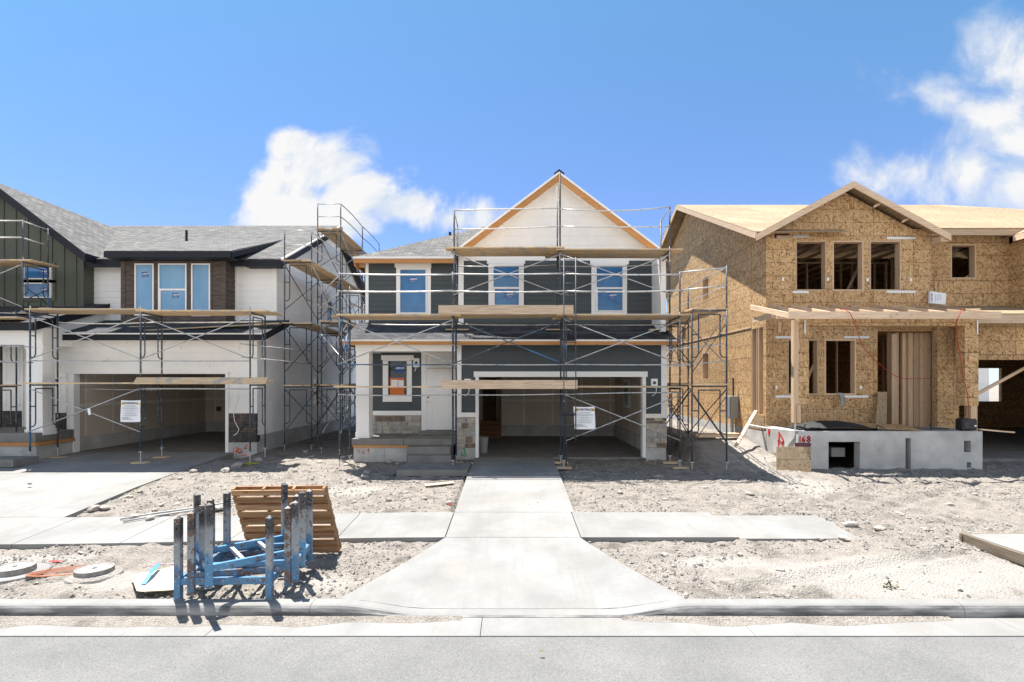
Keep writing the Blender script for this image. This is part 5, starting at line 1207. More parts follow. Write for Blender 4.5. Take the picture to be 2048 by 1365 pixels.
def gnd(x, y):
    z = gz(x, y)
    if in_slab(x, y): return z - .16
    v = Vector((x, y, 0))
    amp = .022 + .008 * sm(1.5, 5, x) + .012 * sm(-1, 1, math.sin(x * .9) + math.sin(y * 1.3 + x * .4))
    n = noise.fractal(v * 1.3, 1.0, 2.1, 5) * .7 + noise.fractal(v * 5.0 + Vector((3, 7, 1)), .55, 2.1, 4) * .8
    lump = max(0, noise.noise(v * 3.1 + Vector((9, 2, 5))) - .22) * .09
    q = ((x - 5.6) / 2.9) ** 2 + ((y - 7.35) / .95) ** 2; fl = .3 + .7 * sm(.6, 1.2, q); amp *= fl; lump *= fl
    k = sm(6.5, 6.9, y)
    return z + (n * amp + lump) * k - .012
grid(-21, 21, 6.5, 15.5, .06, gnd)
grid(-21, 21, 15.5, 24.5, .18, gnd)
grid(-300, -21, 6.5, 60, 4, lambda x, y: gz(-21, y) - .01); grid(21, 300, 6.5, 60, 4, lambda x, y: gz(21, y) - .01); grid(-21, 21, 24.5, 60, 3, lambda x, y: gz(0, y) - .05)
grid(-300, 300, 60, 400, 40, lambda x, y: .75); grid(-300, 300, -300, -9, 20, lambda x, y: .05)
o = mb.build('ground', 'dirt', smooth=True); tag(o, kind='structure')
mb = MB(); mb.box(-300, 300, -9, 5.86, -.3, 0); tag(mb.build('street', 'asphalt'), kind='structure')
mb = MB()
x = -40.0
while x < 40:
    mb.box(x, x + 3.045, 5.864, 6.32, -.3, .012); x += 3.05
tag(mb.build('gutter', 'concrete', bevel=.006), kind='structure')
# kerb with a dropped section
def kz(x): return .028 + .122 * (sm(1.15, 2.2, x) if x > 0 else sm(1.0, 2.15, -x))
mb = MB(); xs_ = [-40, -30, -20, -12, -9.0, -8.995, -6, -4, -2.42, -2.415] + [-2.3 + .1 * k for k in range(46)] + [2.3, 4, 5.4, 5.405, 8, 8.8, 8.805, 12, 20, 40]
xs_ = sorted(set(xs_)); prof = []
def kprof(x):
    z = kz(x); return [(x, 6.325, 0), (x, 6.322, z * .5), (x, 6.34, z - min(.035, z * .5)), (x, 6.36, z - min(.012, z * .2)), (x, 6.39, z), (x, 6.52, z + .004), (x, 6.52, -.1)]
for a, b in zip(xs_, xs_[1:]):
    if b - a < .006: continue
    p, q = kprof(a), kprof(b)
    for i in range(len(p) - 1):
        mb.mi = 1 if i < 3 else 0; mb.face([p[i], q[i], q[i + 1], p[i + 1]])
tag(mb.build('kerb', ['concrete', 'kerbface'], recalc=True), kind='structure')
# paving panels
def panel(mb, cs, zf, t=.16, gap=.006):
    (x0, x1, y0, y1) = cs; nx, ny = max(1, int((x1 - x0) / .6)), max(1, int((y1 - y0) / .6))
    x0 += gap; x1 -= gap; y0 += gap; y1 -= gap
    P_ = lambda i, j, dz=0: (x0 + (x1 - x0) * i / nx, y0 + (y1 - y0) * j / ny, zf(x0 + (x1 - x0) * i / nx, y0 + (y1 - y0) * j / ny) - dz)
    for i in range(nx):
        for j in range(ny): mb.face([P_(i, j), P_(i + 1, j), P_(i + 1, j + 1), P_(i, j + 1)])
    for i in range(nx): mb.face([P_(i, 0, t), P_(i + 1, 0, t), P_(i + 1, 0), P_(i, 0)]); mb.face([P_(i, ny, t), P_(i + 1, ny, t), P_(i + 1, ny), P_(i, ny)])
    for j in range(ny): mb.face([P_(0, j, t), P_(0, j + 1, t), P_(0, j + 1), P_(0, j)]); mb.face([P_(nx, j, t), P_(nx, j + 1, t), P_(nx, j + 1), P_(nx, j)])
mb = MB(); x = -1.115
while x > -20: panel(mb, (x - 1.8, x, 8.8, 10.2), slabz); x -= 1.8
panel(mb, (1.145, 3.78, 8.8, 10.2), slabz); panel(mb, (3.78, 5.95, 8.82, 10.1), lambda x, y: slabz(x, y) - .03)
tag(mb.build('sidewalk', 'concrete'), kind='structure')
mb = MB(); panel(mb, (-1.11, 1.14, 8.805, 10.2), slabz); panel(mb, (-1.11, 1.2, 10.2, 13.3), slabz); panel(mb, (-1.11, 1.2, 13.3, 15.84), slabz)
# flared apron
n = 16; rows = 12
def ap(i, j):
    t = j / rows; y = 6.525 + (8.798 - 6.525) * t; hl, hr = -2.12 + (2.12 - 1.11) * t, 2.14 - (2.14 - 1.13) * t
    x = hl + (hr - hl) * i / n; zf = kz(x) + .005; return (x, y, zf + (.25 - zf) * (t ** .9))
for i in range(n):
    for j in range(rows): mb.face([ap(i, j), ap(i + 1, j), ap(i + 1, j + 1), ap(i, j + 1)])
for j in range(rows):
    for i in (0, n): a, b = Vector(ap(i, j)), Vector(ap(i, j + 1)); d = Vector((0, 0, .12)); mb.face([a, b, b - d, a - d])
tag(mb.build('driveway', 'concrete'), kind='structure')
mb = MB()
for (a, b) in ((-16.2, -12.5), (-12.5, -8.8)):
    for (c, d) in ((10.2, 13.7), (13.7, 17.02)): panel(mb, (a, b, c, d), drvz, .2)
for k, v in enumerate(mb.v):
    if v.x > -8.9: v.x = -8.62 - (v.y - 10.2) * .0456
tag(mb.build('driveway', 'concrete'), kind='structure')
mb = MB(); panel(mb, (-2.93, -1.12, 13.38, 14.64), lambda x, y: .625, .16); panel(mb, (-16, -13.6, 14.45, 15.25), lambda x, y: .72, .2); tag(mb.build('path', 'slab'), kind='structure')
mb = MB(); panel(mb, (7.48, 12, 7.3, 8.72), lambda x, y: .33, .2); tag(mb.build('driveway', 'concrete'), kind='structure')
mb = MB(); mb.beam((7.44, 7.1, .245), (7.44, 8.76, .255), .05, .15); mb.beam((7.4, 8.745, .255), (12, 8.745, .255), .045, .14); tag(mb.build('form_board', wood_mat('old form board', (.10, .08, .06), (.24, .19, .14))), 'weathered form board along the pavement slab at the right edge', 'form board')

# gravel, one countless mass
rnd = random.Random(11)
def pebble(mb, c, r, rn):
    vs = []
    for d in ((1, 0, 0), (-1, 0, 0), (0, 1, 0), (0, -1, 0), (0, 0, .75), (0, 0, -.6)):
        vs.append(c + Vector(d) * r * rn.uniform(.6, 1.3) + Vector((rn.uniform(-.2, .2), rn.uniform(-.2, .2), 0)) * r)
    mb.faces(vs, [(0, 2, 4), (2, 1, 4), (1, 3, 4), (3, 0, 4), (2, 0, 5), (1, 2, 5), (3, 1, 5), (0, 3, 5)])
mb = MB(); cnt = 0
while cnt < 15000:
    y = 6.55 + (15.2 - 6.55) * rnd.random() ** 1.15; hw = y * 1.02; x = rnd.uniform(-hw, hw)
    if in_slab(x, y) and not (rnd.random() < .012 and y < 12): continue
    if ((x - 5.6) / 2.9) ** 2 + ((y - 7.35) / .95) ** 2 < 1 and rnd.random() < .93: continue
    if noise.noise(Vector((x * .6, y * .6, 3))) < rnd.uniform(-.45, .25): continue
    r = rnd.choice((.008, .01, .012, .016, .022, .03)) * rnd.uniform(.7, 1.2)
    if in_slab(x, y):
        if not (-1.1 < x < 1.2 and y > 8.8): continue
        z = slabz(x, y); r *= .6
    else: z = gnd(x, y)
    pebble(mb, Vector((x, y, z + r * .2)), r, rnd); cnt += 1
for k in range(1100):
    x = rnd.uniform(-6.4, 6.4); y = rnd.choice((rnd.uniform(6.2, 6.33), rnd.uniform(5.87, 6.33), rnd.uniform(4.6, 5.9), rnd.uniform(4.6, 5.9))); pebble(mb, Vector((x, y, .012 if y > 5.86 else .003)), rnd.uniform(.002, .006), rnd)
tag(mb.build('gravel', 'gravel', recalc=False), kind='stuff')
# drift of dirt lying in the gutter
mb = MB()
def drift(x0, x1, w):
    n = 60; vs = []
    for i in range(n + 1):
        x = x0 + (x1 - x0) * i / n; ww = w * (.55 + .6 * (noise.noise(Vector((x * 1.4, 0, 0))) + .4)) * math.sin(math.pi * min(max(i / n, .03), .97)) ** .4
        for j in range(7): t = j / 6; vs.append((x, 6.318 - ww * t, .0135 + .022 * (1 - t) ** 1.5 + .004 * noise.noise(Vector((x * 9, t * 5, 2))) * (1 - t)))
    mb.faces(vs, [(i * 7 + j, i * 7 + j + 1, (i + 1) * 7 + j + 1, (i + 1) * 7 + j) for i in range(n) for j in range(6)])
drift(-9.5, -.6, .30); drift(1.3, 5.2, .24); tag(mb.build('dirt_drift', 'dirt', smooth=True), kind='stuff')

# single stones
def rock_mesh(seed):
    bm = bmesh.new(); bmesh.ops.create_icosphere(bm, subdivisions=2, radius=1); rn = random.Random(seed); s = Vector((rn.uniform(.8, 1.4), rn.uniform(.7, 1.1), rn.uniform(.45, .7)))
    for v in bm.verts:
        n = noise.fractal(v.co * 1.1 + Vector((seed * 3.1, 0, 0)), 1, 2, 3); v.co = Vector((v.co.x * s.x, v.co.y * s.y, v.co.z * s.z)) * (1 + n * .28)
    me = bpy.data.meshes.new('stone'); bm.to_mesh(me); bm.free(); me.materials.append(M['rock']); return me
RM = [rock_mesh(k) for k in range(6)]
rnd = random.Random(4)
def stone(px, py, r, label, group, d=None):
    # stand it on the ground seen at that spot
    y = 10.0
    for _ in range(40):
        x = XX(px, y); z = (slabz(x, y) if in_slab(x, y) else gz(x, y)) if d is None else d
        y = .5 * y + .5 * (CZ - z) * F / max(py - HY, 20)
    o = bpy.data.objects.new('stone', rnd.choice(RM)); COL.objects.link(o); o.location = (XX(px, y), y, gnd(XX(px, y), y) + r * .3 if not in_slab(XX(px, y), y) else z + r * .4)
    o.scale = (r, r, r); o.rotation_euler = (rnd.uniform(-.2, .2), rnd.uniform(-.2, .2), rnd.uniform(0, 6)); tag(o, label, 'stone', group); return o
ST = [((188, 1021, .12), 'largest stone on the dirt edge beside the white house driveway'), ((210, 1019, .09), None), ((257, 994, .08), None), ((280, 984, .06), None), ((322, 1012, .05), None), ((310, 1021, .06), None), ((355, 1008, .05), None), ((330, 1008, .05), None), ((360, 999, .05), None),
      ((387, 944, .09), 'pale stone at the far corner of the white house driveway'), ((360, 958, .06), None), ((60, 969, .05), 'small stone lying alone on the white house driveway'),
      ((474, 933, .14), 'large stone at the foot of the front right scaffold post of the white house'), ((517, 922, .12), None), ((450, 946, .12), None), ((612, 905, .1), None), ((640, 925, .08), None), ((560, 935, .07), None), ((590, 945, .07), None),
      ((733, 945, .08), 'upright tan stone in front of the porch of the dark grey house'), ((730, 955, .07), None), ((693, 930, .08), None), ((755, 921, .09), None), ((780, 926, .1), None), ((795, 928, .07), None), ((700, 964, .08), None), ((726, 968, .05), None), ((835, 966, .06), None), ((778, 1001, .07), None), ((898, 1007, .08), 'rounded stone beside the orange flag scrap near the centre driveway'), ((708, 1005, .06), None), ((740, 990, .05), None), ((812, 985, .05), None), ((850, 1000, .05), None), ((770, 975, .04), None), ((680, 985, .05), None), ((435, 1020, .12), 'big tan stone beside the blue racks and grey conduits'), ((300, 1040, .07), None), ((270, 1038, .1), None), ((300, 1036, .06), None),
      ((1240, 985, .06), None), ((1330, 1000, .06), None), ((1410, 975, .05), None), ((1500, 990, .07), None), ((1600, 1000, .06), None), ((1700, 1050, .1), None), ((1640, 1010, .05), None), ((1760, 1060, .09), None), ((1800, 1030, .06), None), ((1900, 1010, .07), None), ((1950, 990, .05), None), ((1850, 1060, .07), None), ((1330, 1110, .05), None), ((1400, 1130, .05), None), ((1480, 1110, .05), None), ((1560, 1140, .05), None), ((1690, 1078, .08), None), ((1640, 1075, .06), None)]
for (px, py, r), lb in ST:
    if lb: stone(px, py, r, lb, 'single stones')
    else:
        if px < 440: l, g = 'loose stone on the dirt beside the white house driveway', 'stones beside the white house driveway'
        elif px < 660: l, g = 'loose stone in the alley mouth between white and dark grey houses', 'stones in the alley mouth'
        elif px < 1000: l, g = 'loose stone on the dirt before the dark grey house porch', 'stones before the porch'
        elif py < 1070: l, g = 'dirt-coloured stone on the rough ground before the strand board house', 'stones before the strand board house'
        else: l, g = 'small stone on the verge strip right of the centre driveway', 'stones on the right verge'
        stone(px, py, r, l, g)

# ================================================================== things lying about
def gp(px, py, dz=0):
    y = 8.0
    for _ in range(60):
        x = XX(px, y); z = slabz(x, y) if in_slab(x, y) else gz(x, y); y = .5 * y + .5 * (CZ - z) * F / (py - HY)
    return Vector((XX(px, y), y, gnd(XX(px, y), y) + dz if not in_slab(XX(px, y), y) else z + dz))
# post racks
def rack(fl, ang, zb, label, mat, h=1.0, w=1.1, dp=.75, rails=True):
    t = thing('post_rack', label, 'steel rack', (*fl, zb), 'post racks stacked on the kerb')
    c, s = math.cos(ang), math.sin(ang); U_, V_ = Vector((c, s, 0)), Vector((-s, c, 0)); o = Vector((*fl, zb))
    pp = [o, o + U_ * w, o + U_ * w + V_ * dp, o + V_ * dp]; a = .037
    for p in pp:
        mb = MB(); q = [p + (U_ * i + V_ * j) * a for i, j in ((-1, -1), (1, -1), (1, 1), (-1, 1))]
        mb.hexa(q + [v + Vector((0, 0, h)) for v in q]); tp = p + Vector((0, 0, h + .028)); r = [v + Vector((0, 0, h)) for v in q]
        for i in range(4): mb.face([r[i], r[(i + 1) % 4], tp])
        post = mb.build('post', mat, t)
        mb = MB(); mb.tube([p + Vector((0, 0, .006)), p + Vector((0, 0, .012))], .07, 4); mb.build('foot_plate', 'iron', post)
        mb = MB(); v = p - V_ * (a + .001) + Vector((0, 0, h - .12)); mb.tube([v + V_ * .004, v - V_ * .002], .011, 8); mb.build('pin_hole', 'hole', post)
    zz = Vector((0, 0, .23))
    for i in range(4):
        mb = MB(); d = (pp[(i + 1) % 4] - pp[i]).normalized() * a; mb.beam(pp[i] + d + zz, pp[(i + 1) % 4] - d + zz, .05, .085); mb.build('base_rail', mat, t)
    for f in ((.36, .68) if rails else ()): mb = MB(); mb.beam(o + U_ * w * f + zz + V_ * .026, o + U_ * w * f + V_ * (dp - .026) + zz, .045, .045); mb.build('cross_rail', 'steel_grey', t)
    return t
M['steel_grey'] = noise_mat('grey rack paint', (.36, .38, .40), (.46, .48, .49), scale=5, rough=.5, bstr=.05)
def rack_mat(name, hi, lo_c, rust):
    m, nt, b = nodes(name); v = coord(nt, 'Object'); s = N(nt, 'SeparateXYZ'); L(nt, v, s.inputs[0])
    n = N(nt, 'TexNoise', Scale=9, Detail=5); L(nt, coord(nt, 'Object', (1, 1, .35)), n.inputs['Vector'])
    n2 = N(nt, 'TexNoise', Scale=16, Detail=6); L(nt, v, n2.inputs['Vector'])
    ad = N(nt, 'Math', operation='MULTIPLY_ADD'); L(nt, n.outputs['Fac'], ad.inputs[0]); ad.inputs[1].default_value = .35; L(nt, s.outputs[2], ad.inputs[2])
    col = ramp(nt, ad.outputs[0], [(.50, lo_c), (.58, (.30, .32, .34)), (.90, (.25, .26, .27)), (.99, (.045, .045, .05))])
    col = mix(nt, ramp(nt, n2.outputs['Fac'], [(rust, (0, 0, 0)), (rust + .05, (.9, .9, .9))]), col, (.15, .075, .04))
    n3 = N(nt, 'TexNoise', Scale=40, Detail=2); L(nt, v, n3.inputs['Vector'])
    col = mix(nt, ramp(nt, n3.outputs['Fac'], [(.63, (0, 0, 0)), (.68, (.7, .7, .7))]), col, (.5, .5, .5))
    L(nt, col, b.inputs['Base Color']); b.inputs['Roughness'].default_value = .45; bump(nt, b, n2.outputs['Fac'], .15, .003); return m
M['rackA'] = rack_mat('blue grey rack paint', 0, (.075, .19, .33), .58); M['rackB'] = rack_mat('rusty blue rack paint', 0, (.08, .16, .26), .48); M['rackC'] = rack_mat('bright blue rack paint', 0, (.09, .25, .42), .59)
rack((-4.09, 6.5), R(2), .15, 'lowest blue post rack, its two front posts standing on the kerb', 'rackA')
rack((-3.93, 6.5), R(14), .215, 'rusty blue post rack, second from the bottom of the stack', 'rackB')
rack((-3.86, 6.63), R(8), .28, 'grey topped blue post rack directly under the askew topmost rack', 'rackA', rails=False)
rack((-3.65, 6.38), R(40), .345, 'topmost post rack, bright blue, turned askew with grey cross rails', 'rackC')
# pallet
t = thing('pallet', 'weathered wooden pallet leaning behind the blue steel racks', 'pallet', (-3.4, 8.2, .2))
bl, br_ = Vector((-4.10, 8.28, .17)), Vector((-2.70, 8.30, .18)); upv = Vector((-.13, -.30, 1.04)); bu = (br_ - bl); nrm = bu.cross(upv).normalized(); upn = upv.normalized(); bun = bu.normalized(); Hh_ = upv.length
def pb(u0, u1, v0, v1, n0, n1, name):
    mb = MB(); q = [bl + bun * u + upn * v + nrm * n for u, v, n in ((u0, v0, n0), (u1, v0, n0), (u1, v1, n0), (u0, v1, n0), (u0, v0, n1), (u1, v0, n1), (u1, v1, n1), (u0, v1, n1))]
    mb.axis = bun if u1 - u0 > v1 - v0 else upn; mb.hexa(q); mb.build(name, 'pallet', t)
Wp = bu.length
for k in range(9):
    v0 = k * (Hh_ - .1) / 8; pb(.0, Wp, v0, v0 + .085 + .012 * (k % 2), -.0, .02, 'slat')
for k in range(5):
    v0 = k * (Hh_ - .1) / 4; pb(.0, Wp, v0, v0 + .09, -.125, -.105, 'slat')
for k in range(4): u0 = k * (Wp - .04) / 3; pb(u0, u0 + .04, .0, Hh_, -.104, -.001, 'stringer')
# utility covers
for (px, py, lab, rr, collar) in ((30, 1138, 'iron utility cover raised on a broad concrete collar at the left edge', .235, True), (189, 1140, 'round iron utility cover with perforated lid beside the orange cord', .235, False)):
    p = gp(px, py + 12); t = thing('manhole', lab, 'manhole', p, 'utility covers on the left verge')
    if collar: mb = MB(); mb.lathe(p, [(.385, -.05), (.385, .04), (.37, .05)], 32); mb.build('collar', 'concrete', t)
    else: mb = MB(); mb.lathe(p, [(.36, -.05), (.32, .04), (.24, .07)], 32); mb.build('collar', 'dirt', t)
    mb = MB(); mb.lathe(p, [(rr, 0), (rr * .97, .12), (rr * .97, .13), (rr * .86, .13), (rr * .86, .118)], 32); mb.build('ring', 'iron', t, bevel=.004)
    mb = MB(); mb.lathe(p, [(rr * .85, .10), (rr * .85, .124)], 32); lid = mb.build('lid', plain('worn lid iron', (.30, .29, .275), .7), t)
    mb = MB()
    for k in range(2):
        for j in range(7 + 6 * k): a_ = 2 * math.pi * j / (7 + 6 * k); q = p + Vector((math.cos(a_) * rr * (.4 + .3 * k), math.sin(a_) * rr * (.4 + .3 * k), .124)); mb.tube([q, q + Vector((0, 0, .003))], .008, 6)
    mb.tube([p + Vector((0, 0, .124)), p + Vector((0, 0, .128))], .03, 10); mb.build('lid_pattern', 'ink', lid)
# orange cord
mb = MB(); c0 = gp(130, 1150)
for k in range(5):
    pts = []; a, b = .36 + .035 * k, .07 + .035 * k
    for i in range(25):
        th = 2 * math.pi * i / 24; x, y = a * math.cos(th), b * math.sin(th); ca, sa = math.cos(.35), math.sin(.35); q = c0 + Vector((x * ca - y * sa + .02 * k, x * sa + y * ca, 0)); q.z = gz(q.x, q.y) + .03 + .008 * k; pts.append(q)
    mb.tube(pts, .005, 6)
tag(mb.build('cord', 'cord', smooth=True), 'coiled orange cord lying on the dirt beside the perforated iron cover', 'cord')
# cardboard
cq = [gp(262, 1163), gp(273, 1197), gp(352, 1192), gp(350, 1140)]
def sheet(corners, lift, name, mat, bend):
    n = 10; vs = []
    for j in range(n + 1):
        for i in range(n + 1):
            u, v = i / n, j / n; p = corners[0].lerp(corners[1], v).lerp(corners[3].lerp(corners[2], v), u); p = p + Vector((0, 0, lift + bend(u, v))); vs.append(p)
    fs = [(j * (n + 1) + i, j * (n + 1) + i + 1, (j + 1) * (n + 1) + i + 1, (j + 1) * (n + 1) + i) for j in range(n) for i in range(n)]
    mb = MB(); mb.faces(vs, fs); o = mb.build(name, mat, smooth=True); so = o.modifiers.new('Solid', 'SOLIDIFY'); so.thickness = .008; so.offset = -1; return o, vs
o, vs = sheet(cq, .05, 'cardboard', 'card', lambda u, v: .05 * v * u + .05 * (1 - u) ** 6 + .012 * math.sin(u * 5)); tag(o, 'flattened pale cardboard with small dark print lying against the racks', 'cardboard')
mb = MB(); e1_ = (vs[11 * 8 + 10] - vs[11 * 8 + 0]).normalized(); e2_ = (vs[5] - vs[11 * 10 + 5]).normalized(); nn = e1_.cross(e2_); nn = nn if nn.z > 0 else -nn
rn = random.Random(2)
for r_ in range(3):
    u = .42
    while u < (.98, .86, .62)[r_]:
        l = rn.uniform(.02, .06); ub, vb = u, .70 + .075 * r_; i, j = int(u * 10), int(vb * 10); b0 = vs[j * 11 + i]; b1 = vs[j * 11 + min(i + 1, 10)]; p = b0.lerp(b1, u * 10 - i).lerp(vs[min(j + 1, 10) * 11 + i], vb * 10 - j) + nn * .006
        mb.face([p, p + e1_ * l * .75, p + e1_ * l * .75 + e2_ * .014, p + e2_ * .014]); u += l + .012
mb.build('print', 'ink', o)
mb = MB(); v0, v1, v2 = gp(288, 1182) + Vector((0, 0, .11)), gp(303, 1166) + Vector((0, 0, .13)), gp(318, 1148) + Vector((0, 0, .12)); sd = Vector((.045, .03, 0))
for a, b in ((v0, v1), (v1, v2)): mb.slab([a - sd * .8, a + sd * .4, b + sd * .4, b - sd * .5], .004)
tag(mb.build('tape', 'tape'), 'crumpled strip of blue tape lying across the pale cardboard', 'tape')
mb = MB(); c0 = gp(330, 1134); mb.tube([c0 + Vector((.3 * math.cos(a_ / 10), .12 * math.sin(a_ / 10), .02)) for a_ in range(0, 34)], .008, 5); tag(mb.build('cord', plain('pale pink cord', (.55, .38, .40))), 'pale pink loop of cord lying behind the cardboard', 'cord')
# scraps
def scrap(px, py, s, mat, label, cat, name, th=.004):
    p = gp(px, py, .02); mb = MB(); rn = random.Random(int(px)); a_ = rn.uniform(0, 3); pts = []
    for k in range(5): q = a_ + k * 1.26; pts.append(p + Vector((math.cos(q) * s * rn.uniform(.6, 1.1), math.sin(q) * s * .6 * rn.uniform(.6, 1.1), .012 * rn.random())))
    mb.slab(pts, th) if (pts[1] - pts[0]).cross(pts[2] - pts[0]).z > 0 else mb.slab(pts[::-1], th); return tag(mb.build(name, mat), label, cat)
scrap(108, 1127, .12, 'red', 'torn red plastic scrap on the dirt above the orange cord', 'scrap', 'plastic_scrap')
scrap(901, 1010, .05, 'orange_paint', 'bright orange scrap on the dirt left of the centre driveway', 'scrap', 'plastic_scrap')
scrap(273, 984, .04, 'yellow', 'tiny yellow scrap on the dirt at the white house driveway edge', 'scrap', 'plastic_scrap')
scrap(1082, 1305, .03, 'weed', 'small withered leaf lying alone on the street', 'leaf', 'leaf')
mb = MB(); p = gp(870, 972, .02); mb.beam(p + Vector((-.22, -.06, .0)), p + Vector((.42, .16, .03)), .17, .02); tag(mb.build('board', 'lumber'), 'short bare board lying on the dirt before the porch steps', 'board')
mb = MB(); p = gp(162, 1108, .02); mb.beam(p + Vector((-.06, .03, 0)), p + Vector((.06, -.03, 0)), .03, .015); tag(mb.build('board', 'lumber'), 'tiny wood offcut on the dirt above the perforated iron cover', 'board')
# conduits
for k in range(2):
    a, b = gp(240 + 6 * k, 1042 + 5 * k, .03), gp(500, 1000 + 4 * k, .05); mb = MB(); mb.tube([a.lerp(b, i / 8) + Vector((0, 0, .01 * math.sin(i))) for i in range(9)], .018, 8); tag(mb.build('conduit', 'pvc', smooth=True), ('upper' if k == 0 else 'lower') + ' of two long grey conduits lying between driveway and racks', 'conduit', 'grey conduits')
# bottle
p = gp(764, 921); t = thing('bottle', 'green plastic jug with white top before the porch foundation', 'bottle', p)
mb = MB(); mb.lathe(p, [(.06, 0), (.065, .02), (.065, .17), (.06, .19)], 16); mb.build('body', 'green', t, smooth=False); mb = MB(); mb.lathe(p, [(.06, .19), (.062, .2), (.058, .26), (.04, .28)], 16); mb.build('cap', 'paper', t)
p = Vector((XX(967, 16.9), 16.9, .6)); t = thing('bucket', 'stack of grey buckets just inside the left jamb of the dark grey garage', 'bucket', p)
mb = MB(); mb.lathe(p, [(.12, 0), (.14, .3), (.15, .31), (.15, .33)], 18); mb.build('lower_bucket', 'greymetal', t); mb = MB(); mb.lathe(p, [(.145, .33), (.155, .46), (.165, .47), (.165, .5), (.15, .5), (.14, .36)], 18); mb.build('upper_bucket', 'greymetal', t)
# yellow rope at the scaffold foot, red rag by the porch
mb = MB(); c0 = gp(497, 930, .03); rn = random.Random(8); pts = [c0 + Vector((.28 * math.cos(a_ * .5), .1 * math.sin(a_ * .5) + rn.uniform(-.03, .03), rn.uniform(0, .05))) for a_ in range(26)]; mb.tube(pts, .012, 5); tag(mb.build('rope', plain('yellow green rope', (.30, .30, .03))), 'tangled yellow-green rope at the foot of the white house scaffold', 'rope')
scrap(10, 926, .12, 'red', 'red rag lying by the porch path at the left edge', 'rag', 'rag', .02)
# right house odds and ends
mb = MB(); mb.prism([P(1553, 947, 13.95), P(1622, 947, 13.95), P(1622, 894, 14.2), P(1553, 894, 14.2)], (0, .012, 0)); tag(mb.build('plywood_sheet', 'osb_floor'), 'tan plywood sheet leaning on the porch foundation corner', 'plywood sheet')
mb = MB(); mb.prism([P(1590, 905, 14.22), P(1622, 905, 14.22), P(1622, 886, 14.27), P(1590, 886, 14.27)], (0, .01, 0)); tag(mb.build('rubber_mat', noise_mat('dark red rubber', (.08, .03, .035), (.16, .07, .08), 5)), 'dark reddish mat hung over the top of the tan plywood sheet', 'mat')
PTz = ZZ(863, 14.3)
mb = MB(); a = [P(1716, 856, 14.6), P(1757, 860, 14.45), P(1762, 857, 14.5), P(1817, 868, 14.2), P(1845, 851, 15.2), P(1722, 847, 15.4)]
for q in a: q.z = max(q.z, PTz + .02)
mb.slab([(7.72 + 1.7, 14.75, PTz + .06), (11.0, 14.25, PTz + .03), (11.35, 15.3, PTz + .1), (9.7, 15.5, PTz + .16)], .012); tag(mb.build('strand_board_sheet', 'osb'), 'loose strand board sheet lying flat on the porch foundation', 'strand board')
mb = MB()
vs = []; n = 14
for j in range(n + 1):
    for i in range(n + 1): u, v = i / n, j / n; vs.append((8.0 + 2.0 * u, 14.36 + 1.2 * v, PTz + .03 + .21 * math.sin(math.pi * u) ** .6 * math.sin(math.pi * min(v * .8 + .1, 1)) + .03 * noise.noise(Vector((u * 6, v * 6, 1)))))
mb.faces(vs, [(j * (n + 1) + i, j * (n + 1) + i + 1, (j + 1) * (n + 1) + i + 1, (j + 1) * (n + 1) + i) for j in range(n) for i in range(n)]); o = tag(mb.build('plastic_sheeting', 'dark', smooth=True), 'heap of black plastic sheeting on the porch foundation', 'sheeting')
mb = MB(); a, b = Vector((XX(1751, 15.7), 15.7, PTz + .02)), Vector((XX(1757, 16.0), 16.02, PTz + 1.04)); mb.prism([a, a + Vector((.33, 0, 0)), b + Vector((.27, 0, 0)), b], (0, .012, 0)); tag(mb.build('strand_board_offcut', 'osb_floor'), 'tall strand board offcut leaning between the lower window and door opening', 'strand board')
p = P(1940, 866, 14.38); t = thing('radio', 'black jobsite radio on the corner of the porch foundation', 'radio', p)
mb = MB(); mb.box(p.x - .21, p.x + .21, p.y - .0, p.y + .25, PTz + .01, PTz + .33); mb.build('body', 'black', t, bevel=.04)
mb = MB(); mb.tube([(p.x - .1, p.y - .005, PTz + .17), (p.x - .1, p.y - .02, PTz + .17)], .085, 16); mb.build('speaker_grille', 'ink', t); mb = MB(); mb.box(p.x + .12, p.x + .17, p.y - .008, p.y - .002, PTz + .12, PTz + .16); mb.build('badge', 'paper', t)
mb = MB(); mb.beam(P(1956, 859, 14.5), P(2024, 865, 14.9), .14, .04); tag(mb.build('board', 'lumber'), 'bare board running right from the black radio', 'board')
def curve(name, mat, pts, r, label, cat):
    mb = MB(); P_ = [Vector(p) for p in pts]; out = []
    for i in range(len(P_) - 1):
        p0, p1, p2, p3 = P_[max(i - 1, 0)], P_[i], P_[i + 1], P_[min(i + 2, len(P_) - 1)]
        for k in range(6): t_ = k / 6; out.append(.5 * ((2 * p1) + (p2 - p0) * t_ + (2 * p0 - 5 * p1 + 4 * p2 - p3) * t_ ** 2 + (3 * p1 - p0 - 3 * p2 + p3) * t_ ** 3))
    out.append(P_[-1]); mb.tube(out, r, 6); return tag(mb.build(name, mat, smooth=True), label, cat)
curve('air_hose', 'hose', [P(1680, 619, 14.6), P(1692, 621, 13.85), P(1702, 630, 13.8), P(1712, 655, 13.85), P(1727, 695, 14.2), P(1755, 725, 14.7), P(1790, 752, 15.4), P(1815, 758, 15.8), P(1862, 757, 16.2)], .009, 'red hose looping down from the porch fascia into the doorway', 'hose')
curve('air_hose', 'hose', [P(1926, 618, 14.3), P(1922, 624, 13.82), P(1915, 640, 13.8), P(1912, 655, 14.0), P(1917, 690, 14.2), P(1926, 750, 14.3), P(1935, 790, 14.34), P(1939, 846, 14.4)], .009, 'red hose hanging straight down from the porch fascia to the radio', 'hose')
